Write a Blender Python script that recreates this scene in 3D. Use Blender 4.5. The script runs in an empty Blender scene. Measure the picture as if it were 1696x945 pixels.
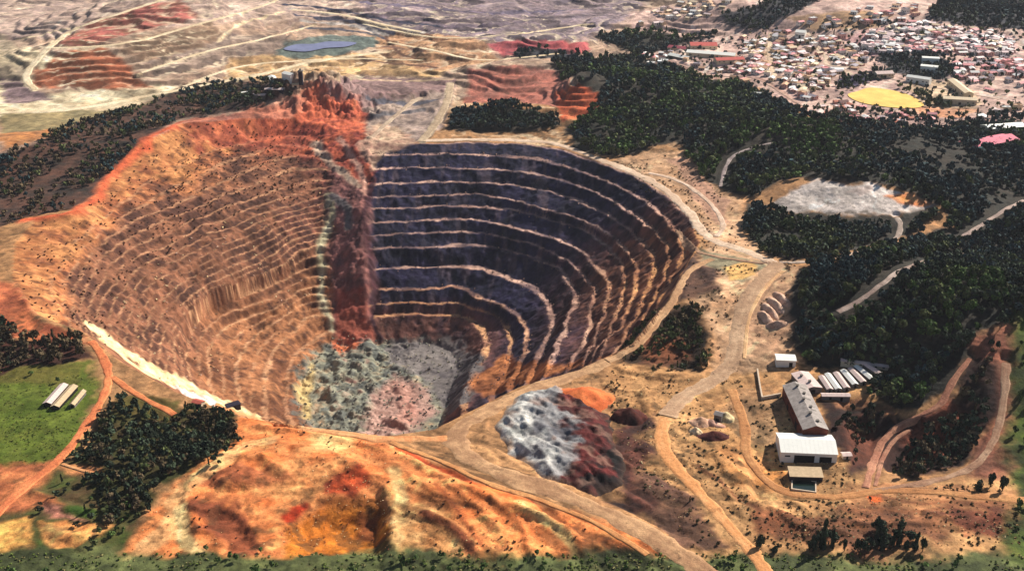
FINE = 1.6
HAZE = 0.00002
import bpy, bmesh, math, random
import numpy as np

SC = bpy.context.scene
COL = SC.collection
RAD = math.radians
rng = np.random.default_rng(7)
random.seed(7)

# ------------------------------------------------------------------ camera
PHW, PHH, FPX = 1696.0, 945.0, 1818.0
CAMZ, PITCH = 458.0, RAD(24.3)
cam_d = bpy.data.cameras.new('camera')
cam = bpy.data.objects.new('camera', cam_d)
COL.objects.link(cam)
cam.location = (0, 0, CAMZ)
cam.rotation_euler = (math.pi / 2 - PITCH, 0, 0)
cam_d.sensor_fit = 'HORIZONTAL'
cam_d.angle = 2 * math.atan(PHW / 2 / FPX)
cam_d.clip_start = 1.0
cam_d.clip_end = 40000
SC.camera = cam

CP, SP = math.cos(PITCH), math.sin(PITCH)


def ray(px, py):
    px = np.asarray(px, float); py = np.asarray(py, float)
    a = (px - PHW / 2) / FPX; b = (PHH / 2 - py) / FPX
    return a, CP + b * SP, -SP + b * CP


def on_plane(px, py, z):
    dx, dy, dz = ray(px, py)
    t = (z - CAMZ) / dz
    return np.stack([dx * t, dy * t], -1)


def project(x, y, z):
    zz = np.asarray(z) - CAMZ
    f = y * CP - zz * SP
    u = y * SP + zz * CP
    return PHW / 2 + FPX * x / f, PHH / 2 - FPX * u / f, f


# ------------------------------------------------------------------ noise
def _hash(i, j, seed):
    h = (i.astype(np.int64) * 374761393 + j.astype(np.int64) * 668265263 + seed * 1442695041) & 0xffffffff
    h = ((h ^ (h >> 13)) * 1274126177) & 0xffffffff
    return ((h ^ (h >> 16)) & 0xffffff) / float(0xffffff)


def vnoise(x, y, seed=0):
    xi = np.floor(x); yi = np.floor(y)
    fx = x - xi; fy = y - yi
    fx = fx * fx * (3 - 2 * fx); fy = fy * fy * (3 - 2 * fy)
    a = _hash(xi, yi, seed); b = _hash(xi + 1, yi, seed)
    c = _hash(xi, yi + 1, seed); d = _hash(xi + 1, yi + 1, seed)
    return (a * (1 - fx) + b * fx) * (1 - fy) + (c * (1 - fx) + d * fx) * fy


def fbm(x, y, scale, octs=4, seed=0, gain=.5):
    """about -1..1"""
    out = 0.0; amp = 1.0; tot = 0.0
    X = x / scale; Y = y / scale
    for o in range(octs):
        out = out + amp * (vnoise(X, Y, seed + o * 17) * 2 - 1)
        tot += amp; amp *= gain
        X, Y = (X * .8 - Y * .6) * 2.03 + 11.3, (X * .6 + Y * .8) * 2.03 - 4.7
    return out / tot * 1.5


def sstep(a, b, x):
    t = np.clip((x - a) / (b - a), 0, 1)
    return t * t * (3 - 2 * t)


def lin(rgb):
    c = np.asarray(rgb, float) / 255.0
    return np.where(c <= .04045, c / 12.92, ((c + .055) / 1.055) ** 2.4)


# ------------------------------------------------------------------ polygons
def densify(pts, step, closed=True):
    pts = [tuple(p) for p in pts]
    out = []
    n = len(pts)
    for i in range(n if closed else n - 1):
        a = np.array(pts[i], float); b = np.array(pts[(i + 1) % n], float)
        k = max(1, int(np.hypot(*(b - a)) / step))
        for j in range(k):
            out.append(tuple(a + (b - a) * j / k))
    if not closed:
        out.append(pts[-1])
    return out


def catmull(pts, per=6, closed=False):
    P = np.array(pts, float); n = len(P); out = []
    for i in range(n if closed else n - 1):
        p1 = P[i]; p2 = P[(i + 1) % n]
        p0 = P[(i - 1) % n] if (closed or i > 0) else 2 * p1 - p2
        p3 = P[(i + 2) % n] if (closed or i + 2 < n) else 2 * p2 - p1
        for j in range(per):
            t = j / per
            out.append(.5 * ((2 * p1) + (p2 - p0) * t + (2 * p0 - 5 * p1 + 4 * p2 - p3) * t * t + (3 * p1 - p0 - 3 * p2 + p3) * t ** 3))
    if not closed:
        out.append(P[-1])
    return np.array(out)


def inside(poly, x, y):
    poly = np.asarray(poly); res = np.zeros(x.shape, bool)
    n = len(poly)
    for i in range(n):
        x1, y1 = poly[i]; x2, y2 = poly[(i + 1) % n]
        if y1 == y2:
            continue
        c = ((y1 > y) != (y2 > y))
        res ^= c & (x < (x2 - x1) * (y - y1) / (y2 - y1) + x1)
    return res


def dist_poly(poly, x, y, closed=True):
    poly = np.asarray(poly); n = len(poly)
    best = np.full(x.shape, 1e18)
    for i in range(n if closed else n - 1):
        x1, y1 = poly[i]; x2, y2 = poly[(i + 1) % n]
        dx, dy = x2 - x1, y2 - y1
        L = dx * dx + dy * dy
        if L < 1e-9:
            continue
        t = np.clip(((x - x1) * dx + (y - y1) * dy) / L, 0, 1)
        np.minimum(best, (x - x1 - t * dx) ** 2 + (y - y1 - t * dy) ** 2, out=best)
    return np.sqrt(best)


# ------------------------------------------------------------------ base relief (outside the pit)
# (photo x, photo y, radius x m, radius y m, height m, rotation deg)
BUMPS = [
    (300, 235, 120, 60, 22, 40), (450, 190, 90, 55, 26, 20), (556, 176, 62, 42, 36, 0), (480, 182, 60, 40, 22, 0), (140, 370, 70, 60, 10, 40), (506, 150, 22, 26, 10, 0),
    (1420, 335, 130, 75, 30, 0), (1500, 520, 190, 120, 40, -20), (1250, 230, 170, 130, 34, 0), (1480, 270, 200, 110, 26, 0),
    (1050, 160, 110, 110, 30, 0), (840, 195, 80, 55, 16, 0), (965, 170, 42, 70, 34, 0), (1090, 560, 44, 46, 9, 0),
    (150, 110, 230, 160, 50, 10), (230, 40, 260, 200, 55, 0), (330, 60, 160, 140, 30, 0), (600, 30, 260, 150, 30, 0), (740, 95, 70, 70, 22, 0),
    (900, 85, 150, 80, 20, 0), (1560, 60, 330, 190, 36, 0), (1370, 40, 240, 170, 38, 0), (1180, 35, 120, 120, 26, 0), (1650, 600, 110, 110, 26, 0),
    (1500, 730, 70, 50, -10, 0), (500, 780, 70, 50, 10, 0), (330, 760, 60, 40, 6, 0), (840, 850, 80, 50, 10, -30), (560, 860, 44, 32, -10, 0),
    (300, 720, 60, 40, -6, 0), (60, 250, 100, 90, 18, 0), (870, 130, 130, 70, 24, 0), (640, 160, 90, 60, 12, 0),
]
_B = []
for (bx, by, rx, ry, h, a) in BUMPS:
    p = on_plane(bx, by, 0.0)
    _B.append((p[0], p[1], rx, ry, h, math.cos(RAD(a)), math.sin(RAD(a))))


def base_h(x, y):
    z = np.zeros_like(x)
    for (cx, cy, rx, ry, h, c, s) in _B:
        u = ((x - cx) * c + (y - cy) * s) / rx; v = (-(x - cx) * s + (y - cy) * c) / ry
        z += h * np.exp(-(u * u + v * v))
    far = sstep(1500, 2300, y)
    z += fbm(x, y, 260, 4, 3) * (4 + 12 * far)
    z += sstep(3000, 6000, y) * (fbm(x, y, 1500, 4, 5) * 120 + 60)
    return z


def base_pts(px, py):
    z = np.zeros(np.shape(px))
    for _ in range(14):
        p = on_plane(px, py, z)
        z = .5 * z + .5 * base_h(p[..., 0], p[..., 1])
    return np.concatenate([on_plane(px, py, z), z[..., None]], -1)


# ------------------------------------------------------------------ the pit: traced bench lines, each at its own level
RIM = [(690, 237), (800, 235), (880, 238), (930, 246), (985, 266), (1050, 290), (1105, 325), (1150, 368), (1160, 405), (1135, 445), (1105, 500),
       (1050, 568), (960, 612), (860, 640), (790, 675), (720, 710), (640, 722), (520, 708), (400, 690), (290, 648), (200, 598), (140, 550), (60, 522), (20, 460),
       (25, 402), (60, 362), (130, 348), (180, 300), (230, 240), (300, 206), (400, 196), (470, 196), (530, 206), (585, 216), (612, 228), (645, 235)]
NEAR = [(20, 455), (60, 522), (140, 550), (200, 598), (290, 648), (400, 690), (520, 708), (640, 722), (720, 710), (790, 675), (860, 640), (960, 612), (1050, 568), (1105, 500), (1135, 445), (1160, 405)]
RIGHT = {
    1: [(620, 257), (720, 255), (820, 257), (900, 266), (965, 285), (1040, 316), (1095, 355), (1128, 398), (1125, 440), (1100, 490), (1075, 545), (1050, 585)],
    2: [(620, 280), (720, 278), (820, 281), (900, 291), (970, 312), (1030, 340), (1078, 378), (1106, 415), (1103, 450), (1085, 495), (1060, 545), (1030, 590)],
    3: [(620, 305), (720, 302), (820, 304), (900, 316), (960, 334), (1015, 360), (1060, 395), (1083, 430), (1080, 465), (1062, 505), (1040, 550), (1010, 600)],
    4: [(620, 327), (720, 323), (790, 321), (840, 330), (900, 345), (960, 362), (1010, 390), (1045, 425), (1055, 455), (1045, 495), (1025, 540), (1000, 580), (980, 620)],
    5: [(620, 346), (740, 341), (820, 344), (890, 356), (945, 373), (975, 383), (1003, 405), (1030, 440), (1036, 470), (1025, 510), (1008, 555), (985, 590), (960, 630)],
    6: [(620, 368), (700, 365), (765, 363), (820, 369), (900, 390), (945, 405), (972, 424), (996, 450), (1010, 478), (1005, 505), (994, 540), (978, 580), (950, 640)],
    7: [(620, 390), (720, 386), (800, 385), (855, 398), (890, 407), (925, 424), (954, 445), (975, 465), (986, 490), (982, 520), (973, 555), (955, 590), (928, 640)],
    8: [(620, 411), (720, 408), (785, 405), (820, 410), (875, 423), (910, 434), (930, 447), (945, 467), (952, 490), (945, 520), (930, 560), (908, 610), (890, 650)],
    9: [(620, 448), (680, 442), (785, 442), (820, 450), (855, 465), (885, 480), (905, 500), (915, 522), (911, 550), (896, 590), (870, 640)],
    10: [(620, 479), (710, 478), (755, 477), (778, 486), (812, 500), (840, 515), (862, 532), (872, 557), (866, 590), (846, 640)],
    11: [(620, 502), (710, 502), (765, 503), (800, 515), (828, 532), (843, 550), (846, 577), (836, 610), (815, 660)],
    12: [(620, 521), (710, 520), (762, 522), (785, 531), (800, 546), (808, 563), (801, 588), (788, 613), (772, 660)],
    13: [(620, 572), (680, 570), (715, 572), (738, 583), (750, 604), (746, 632), (730, 670)],
}
LEFT = {
    1: [(592, 252), (560, 243), (500, 226), (420, 232), (320, 264), (230, 312), (160, 375), (110, 420), (90, 470), (95, 530)],
    2: [(597, 276), (550, 266), (480, 258), (400, 288), (300, 330), (200, 382), (140, 440), (125, 500), (130, 560)],
    3: [(600, 303), (550, 298), (500, 300), (400, 335), (300, 375), (220, 412), (165, 470), (152, 520), (155, 580)],
    4: [(600, 330), (545, 322), (480, 338), (400, 368), (300, 412), (235, 445), (190, 500), (178, 560)],
    5: [(600, 352), (540, 343), (460, 370), (380, 405), (300, 445), (240, 485), (212, 530), (205, 590)],
    6: [(600, 374), (535, 364), (460, 393), (390, 425), (320, 460), (262, 503), (238, 550), (235, 600)],
    7: [(600, 396), (530, 386), (460, 415), (400, 447), (340, 477), (290, 520), (262, 570), (262, 630)],
    8: [(602, 418), (525, 409), (460, 440), (400, 467), (345, 495), (308, 530), (288, 575), (290, 640)],
    9: [(605, 455), (520, 443), (460, 466), (418, 484), (376, 500), (342, 520), (319, 550), (310, 585), (320, 650)],
    10: [(606, 486), (518, 476), (457, 507), (400, 527), (365, 552), (345, 583), (345, 615), (358, 680)],
    11: [(608, 508), (518, 500), (470, 522), (430, 545), (404, 577), (394, 615), (400, 690)],
    12: [(610, 528), (520, 522), (480, 552), (448, 588), (434, 630), (440, 700)],
    13: [(612, 573), (570, 577), (532, 594), (512, 625), (508, 660), (522, 720)],
}
YK = [237, 257, 280, 305, 327, 346, 368, 390, 411, 448, 479, 502, 521, 566]
DEPTH = 165.0
ZK = [-(y - 237) / (566 - 237) * DEPTH for y in YK]
NB = 13
RIM3 = base_pts(*np.array(densify(RIM, 14)).T)
P = [RIM3[:, :2]]
NEAR3 = base_pts(*np.array(densify(NEAR, 14, False)).T)
for k in range(1, NB + 1):
    r = RIGHT[k]; l = LEFT[k]
    tail = 800 + (NB - k) * 14
    loop = catmull(r, 4).tolist() + [(r[-1][0] - 20, tail), (l[-1][0] + 20, tail)] + catmull(l[::-1], 4).tolist()
    loop = densify(loop, 16)
    P.append(on_plane(*np.array(loop).T, ZK[k]))
# the chute that divides the smooth western slope from the benched eastern wall
CR_T = on_plane(608, 262, ZK[1]); CR_B = on_plane(618, 566, ZK[13])
CL_T = on_plane(545, 325, ZK[4]); CL_B = on_plane(552, 566, ZK[13])


def side_of(x, y, a, b):
    t = (y - a[1]) / (b[1] - a[1])
    return x - (a[0] + (b[0] - a[0]) * t)


def pit_field(x, y, zb):
    """height, depth index s (nan outside), clamp mask"""
    z = zb.copy(); s_out = np.full(x.shape, np.nan); near = np.zeros(x.shape, bool)
    mn = P[0].min(0); mx = P[0].max(0)
    idx = np.nonzero((x > mn[0]) & (x < mx[0]) & (y > mn[1]) & (y < mx[1]))[0]
    idx = idx[inside(P[0], x[idx], y[idx])]
    X = x[idx]; Y = y[idx]
    warp = 1.0
    Xw = X + fbm(X, Y, 24, 4, 41, .62) * 4.0 * warp; Yw = Y + fbm(X, Y, 24, 4, 42, .62) * 4.0 * warp
    lev = np.zeros(len(idx), int); alive = np.ones(len(idx), bool)
    for k in range(1, NB + 1):
        ins = np.zeros(len(idx), bool)
        ins[alive] = inside(P[k], Xw[alive], Yw[alive])
        alive &= ins
        lev[alive] = k
    s = np.zeros(len(idx))
    for k in range(0, NB):
        m = lev == k
        if not m.any():
            continue
        d0 = dist_poly(P[k], Xw[m] if k else X[m], Yw[m] if k else Y[m]); d1 = dist_poly(P[k + 1], Xw[m], Yw[m])
        s[m] = k + d0 / (d0 + d1 + 1e-6)
    s[lev == NB] = NB
    right = side_of(X, Y, CR_T, CR_B) + fbm(X, Y, 34, 4, 9, .6) * 9
    left = side_of(X, Y, CL_T, CL_B) + fbm(X, Y, 40, 4, 10, .6) * 13
    zt = np.interp(s, np.arange(NB + 1), ZK)
    # terraces
    k0 = np.floor(s); f = s - k0
    fl = .15 + .05 * np.clip(fbm(X, Y, 35, 3, 24), -1, 1)
    ft = np.clip((f - fl) / (1 - 2 * fl), 0, 1)
    zterr = np.interp(k0 + ft, np.arange(NB + 1), ZK)
    s2 = s * 2 + fbm(X, Y, 55, 3, 23) * .20
    k2 = np.floor(s2); f2 = s2 - k2
    zt2 = np.interp((k2 + np.clip((f2 - .28) / .44, 0, 1)) / 2, np.arange(NB + 1), ZK)
    wR = sstep(-3, 7, right)
    wL = 1 - sstep(-7, 7, left)
    brk = sstep(-.35, .35, fbm(X, Y, 45, 3, 77))
    zz = zt * (1 - wR) + zterr * wR
    zz += (zt2 - zt) * wL * (.55 + .4 * brk) * sstep(.25, 1.0, s)
    # roughness: rubble on the western slope, gullies, floor heaps
    zz += wL * (fbm(X, Y, 11, 4, 51, .65) * 1.5 + fbm(X, Y, 60, 2, 52) * 3.0 * sstep(0, 1.5, s))
    mid = (1 - wR) * (1 - wL)
    zz += mid * (fbm(X, Y, 16, 4, 53, .6) * 3.0 + 3)
    zz += wR * (1 - (lev == NB)) * (fbm(X, Y, 7, 3, 54) * .9 + fbm(X, Y, 24, 2, 57) * .8)
    fl_m = sstep(12.4, 13, s)
    zz += fl_m * ((np.abs(fbm(X, Y, 26, 5, 55, .6)) * 7 + fbm(X, Y, 6, 3, 56) * 1.4) * (.12 + .88 * sstep(-92, -118, X - 12 * fbm(X, Y, 30, 2, 58))))
    # rim blend
    rimz = zb[idx]
    zz = zz + rimz * (1 - np.clip(s, 0, 1))
    # near wall, falling away below the near rim
    dn = dist_poly(NEAR3[:, :2], X, Y, False)
    rough = fbm(X, Y, 18, 3, 61) * 2.0
    zc = rimz - dn * 1.15 + rough * sstep(0, 14, dn)
    nm = zc > zz
    zz = np.maximum(zz, zc)
    z[idx] = zz
    s_out[idx] = s
    near[idx] = nm
    aux = dict(idx=idx, s=s, right=right, left=left, lev=lev, near=nm, wR=wR, wL=wL, f=f)
    return z, s_out, near, aux


# ------------------------------------------------------------------ the ground grid
def spaced(lo, a, b, hi, fine, grow, cap):
    mid = list(np.arange(a, b, fine))
    up = []; v = mid[-1]; d = fine
    while v < hi:
        d = min(d * grow, cap(v)); v += d; up.append(v)
    dn = []; v = a; d = fine
    while v > lo:
        d = min(d * grow, cap(v)); v -= d; dn.append(v)
    return np.array(dn[::-1] + mid + up)


RIDGE = on_plane(540, 172, 15.0)
GX = spaced(-6000, -430, 520, 6000, FINE, 1.02, lambda v: 4.0 if abs(v) < 1300 else 400)
GY = spaced(-1200, 560, 1520, 9000, FINE * .92, 1.02, lambda v: (3.0 if 1400 < v < 2750 else 300))
nx, ny = len(GX), len(GY)
GXX, GYY = np.meshgrid(GX, GY)
gx = GXX.ravel(); gy = GYY.ravel()
zb = base_h(gx, gy)
# the distant workings are cut in steps
FARM = sstep(1420, 1620, gy + .25 * gx) * sstep(420, 250, gx - .12 * (gy - 1500)) * (1 - sstep(2900, 3300, gy))
tz = (zb + fbm(gx, gy, 120, 4, 31, .55) * 9) / 8.0
TF = tz - np.floor(tz)
zb = zb + FARM * ((np.floor(tz) + np.clip((TF - .55) / .4, 0, 1) - tz) * 8.0)
nearf = 1 - sstep(2600, 4000, gy)
rid = 1 - np.abs(fbm(gx, gy, 38, 4, 14, .55))
jag = np.exp(-(((gx - RIDGE[0]) / 95) ** 2 + ((gy - RIDGE[1]) / 55) ** 2))
zb = zb + jag * (np.abs(fbm(gx, gy, 30, 5, 16, .62)) * 20 + fbm(gx, gy, 9, 3, 17) * 3)
zb_rough = zb + nearf * (fbm(gx, gy, 24, 5, 12, .62) * 1.3 + (rid - .7) * 1.3 * sstep(-.2, .4, fbm(gx, gy, 160, 2, 15)))
gz, gs, gnear, AUX = pit_field(gx, gy, zb)
outm = np.isnan(gs)
gz[outm] = zb_rough[outm]
GZ = gz.reshape(ny, nx)


def height(x, y):
    x = np.asarray(x, float); y = np.asarray(y, float)
    i = np.clip(np.searchsorted(GX, x) - 1, 0, nx - 2); j = np.clip(np.searchsorted(GY, y) - 1, 0, ny - 2)
    fx = np.clip((x - GX[i]) / (GX[i + 1] - GX[i]), 0, 1); fy = np.clip((y - GY[j]) / (GY[j + 1] - GY[j]), 0, 1)
    return (GZ[j, i] * (1 - fx) + GZ[j, i + 1] * fx) * (1 - fy) + (GZ[j + 1, i] * (1 - fx) + GZ[j + 1, i + 1] * fx) * fy


def ground(px, py):
    """photo pixels -> world points on the built relief"""
    px = np.atleast_1d(np.asarray(px, float)); py = np.atleast_1d(np.asarray(py, float))
    dx, dy, dz = ray(px, py)
    dz = np.minimum(dz, -0.02)
    n = len(px)
    t = np.full(n, 480.0); done = np.zeros(n, bool); prev = t.copy()
    for _ in range(2600):
        act = ~done
        if not act.any():
            break
        zt = CAMZ + dz[act] * t[act]
        hit = zt <= height(dx[act] * t[act], dy[act] * t[act])
        ia = np.nonzero(act)[0]
        done[ia[hit]] = True
        go = ia[~hit]
        prev[go] = t[go]; t[go] += np.maximum(3.0, t[go] * .0035)
    lo, hi = prev.copy(), t.copy()
    for _ in range(14):
        m = .5 * (lo + hi)
        hit = CAMZ + dz * m <= height(dx * m, dy * m)
        hi = np.where(hit, m, hi); lo = np.where(hit, lo, m)
    return np.stack([dx * hi, dy * hi, CAMZ + dz * hi], -1)


def gpoly(pts, step=14, closed=True):
    return ground(*np.array(densify(pts, step, closed)).T)


def bank(pts, h, wd, side=0):
    """a berm along a line (side 0), or a bank falling away to the right (+1) / left (-1) of it"""
    w = gpoly(catmull(pts, 5), 10, False)[:, :2]
    mn = w.min(0) - 5 * wd; mx = w.max(0) + 5 * wd
    sel = np.nonzero((gx > mn[0]) & (gx < mx[0]) & (gy > mn[1]) & (gy < mx[1]) & outm)[0]
    X = gx[sel] + fbm(gx[sel], gy[sel], 18, 3, 71) * wd * .35; Y = gy[sel] + fbm(gx[sel], gy[sel], 18, 3, 72) * wd * .35
    d = dist_poly(w, X, Y, False)
    h = h * .6
    gz[sel] += h * np.exp(-(d / wd) ** 2) * (1 + .4 * fbm(X, Y, 14, 3, 73))


def dish(pts, h, soft):
    """raise (h > 0) or sink (h < 0) an area with sloping sides"""
    w = gpoly(pts)[:, :2]
    mn = w.min(0) - 12; mx = w.max(0) + 12
    sel = np.nonzero((gx > mn[0]) & (gx < mx[0]) & (gy > mn[1]) & (gy < mx[1]) & outm)[0]
    X = gx[sel] + fbm(gx[sel], gy[sel], 20, 4, 74, .6) * 5; Y = gy[sel] + fbm(gx[sel], gy[sel], 20, 4, 75, .6) * 5
    ins = inside(w, X, Y); d = np.where(ins, dist_poly(w, X, Y), 0)
    gz[sel] += h * sstep(0, soft, d)


for pts, h, wd in [
    ([(1108, 688), (1104, 725), (1122, 762), (1165, 808), (1216, 868), (1258, 912)], 4.5, 3.5), ([(640, 760), (700, 800), (760, 850), (825, 925)], 3.5, 5), ([(430, 706), (560, 726), (680, 764), (830, 834), (950, 880)], 4, 4),
    ([(586, 776), (636, 800), (652, 850), (648, 905)], 5, 5), ([(690, 846), (750, 876), (800, 925)], 5, 5), ([(810, 825), (862, 872), (884, 930)], 3, 4), ([(740, 800), (800, 846), (850, 925)], 3, 4), ([(860, 836), (940, 884), (980, 935)], 3.5, 4),
    ([(345, 775), (400, 752), (470, 782)], 4, 5), ([(310, 830), (340, 870), (400, 900)], 4, 6), ([(480, 846), (540, 826), (600, 820)], 3.5, 5), ([(540, 745), (600, 770), (640, 776)], 3, 4), ([(420, 760), (480, 740), (540, 760)], 3, 5),
    ([(1180, 750), (1230, 790), (1290, 820), (1340, 850)], 4, 5), ([(1200, 780), (1260, 830), (1330, 870), (1400, 880)], 4, 5), ([(1130, 760), (1180, 790), (1230, 850)], 3, 4), ([(1380, 860), (1460, 870), (1540, 862)], 3, 4), ([(1540, 850), (1600, 866), (1680, 852)], 4, 5),
    ([(760, 716), (770, 745), (830, 780), (930, 812)], 3, 3.5), ([(800, 690), (806, 730), (860, 775)], 2.5, 3), ([(1010, 600), (1060, 620), (1130, 622)], 3, 5), ([(1180, 480), (1170, 540), (1185, 600)], 3, 5), ([(1240, 500), (1228, 545), (1226, 595)], 3.5, 3.5),
    ([(1060, 640), (1080, 690), (1070, 740)], 3.5, 6), ([(1000, 640), (1050, 650), (1100, 640)], 3, 5), ([(990, 270), (1050, 296), (1110, 340), (1150, 385)], 3.5, 4), ([(1120, 430), (1170, 450), (1190, 490)], 4, 6), ([(1130, 480), (1140, 520)], 3, 6),
    ([(40, 800), (100, 840), (180, 850)], 2.5, 4), ([(70, 880), (140, 890), (200, 876)], 3, 4), ([(1420, 690), (1480, 700)], 4, 7), ([(1530, 690), (1580, 660), (1600, 620)], 5, 7), ([(1620, 760), (1680, 740)], 4, 6),
    ([(200, 640), (260, 660), (330, 690)], 2, 4), ([(30, 480), (70, 530), (140, 560)], 3, 5), ([(600, 150), (660, 160), (740, 150)], 5, 6), ([(600, 190), (650, 196), (700, 190)], 5, 6), ([(660, 210), (720, 190), (742, 150)], 5, 7),
]:
    bank(pts, h, wd)
dish([(480, 868), (560, 838), (620, 830), (646, 860), (640, 925), (470, 925)], -4, 16)
dish([(310, 832), (400, 842), (440, 905), (380, 925), (330, 880)], -4, 10)
dish([(350, 778), (400, 755), (470, 782), (420, 818), (345, 812)], 4, 12)
dish([(1086, 516), (1150, 510), (1172, 568), (1162, 612), (1084, 612), (1020, 596)], -6, 16)
dish([(1380, 662), (1480, 684), (1560, 668), (1600, 600), (1650, 600), (1640, 700), (1600, 770), (1500, 792), (1440, 770)], -7, 25)
for _f in (1,):
    m_ = outm & (gy < 1000)
    dA = on_plane(660, 740, 0); dB = on_plane(1080, 930, 0); an = math.atan2(dB[1] - dA[1], dB[0] - dA[0])
    ua = gx[m_] * math.cos(an) + gy[m_] * math.sin(an); va = -gx[m_] * math.sin(an) + gy[m_] * math.cos(an)
    va = va + 10 * fbm(gx[m_], gy[m_], 60, 2, 85)
    flow = np.zeros(len(gx)); flow[m_] = fbm(ua / 9, va, 7, 4, 83, .55)
    ff = sstep(-150, -40, gx[m_]) * sstep(200, 90, gx[m_]) * sstep(760, 690, gy[m_] + .25 * gx[m_])
    FLOWM = np.zeros(len(gx)); FLOWM[m_] = ff
    gz[m_] += ff * flow[m_] * 1.3
    f0 = sstep(-520, -300, gx[m_]) * sstep(260, 60, gx[m_]) * sstep(780, 700, gy[m_] - .2 * gx[m_])      # rain gullies in the near diggings
    gz[m_] += f0 * ((1 - np.abs(fbm(gx[m_], gy[m_], 34, 5, 81, .55))) * 1.6 - .9 + fbm(gx[m_], gy[m_], 9, 4, 82, .65) * .6)
# cut banks: worked ground lies in low steps with crisp edges
m_ = np.nonzero(outm & (gy < 1250) & (gx < 480))[0]
wk = .4 * sstep(-480, -300, gx[m_]) * sstep(240, 80, gx[m_]) * sstep(800, 720, gy[m_] - .2 * gx[m_])
wk = np.maximum(wk, .6 * sstep(20, 90, gx[m_]) * sstep(420, 340, gx[m_] - .12 * (gy[m_] - 700)) * sstep(900, 840, gy[m_]))
st_ = 2.2
q_ = (gz[m_] + .9 * fbm(gx[m_], gy[m_], 30, 4, 86)) / st_
STEPF = np.zeros(len(gx)); STEPW = np.zeros(len(gx))
STEPF[m_] = q_ - np.floor(q_); STEPW[m_] = wk
gz[m_] += wk * (np.floor(q_) + np.clip((STEPF[m_] - .68) / .28, 0, 1) - q_) * st_


def level(pts, soft, op=1.0):
    """a graded yard: pull the ground towards its own mean plane"""
    w = gpoly(pts)[:, :2]
    mn = w.min(0); mx = w.max(0)
    sel = np.nonzero((gx > mn[0]) & (gx < mx[0]) & (gy > mn[1]) & (gy < mx[1]) & outm)[0]
    sel = sel[inside(w, gx[sel], gy[sel])]
    A = np.c_[gx[sel], gy[sel], np.ones(len(sel))]
    co, *_ = np.linalg.lstsq(A, gz[sel], rcond=None)
    m = sstep(0, soft, dist_poly(w, gx[sel], gy[sel])) * op
    gz[sel] = gz[sel] * (1 - m) + (A @ co + .25 * fbm(gx[sel], gy[sel], 9, 3, 88)) * m


level([(1236, 604), (1330, 582), (1490, 588), (1490, 662), (1400, 668), (1424, 760), (1420, 790), (1370, 832), (1236, 830)], 9)
level([(60, 690), (70, 640), (150, 630), (160, 690)], 6, .9)
level([(1140, 670), (1230, 670), (1230, 735), (1140, 735)], 8, .8)
level([(1400, 156), (1440, 144), (1500, 154), (1536, 174), (1500, 184), (1424, 174)], 10)
level([(455, 92), (470, 70), (600, 62), (610, 78), (520, 96)], 14)


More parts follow.
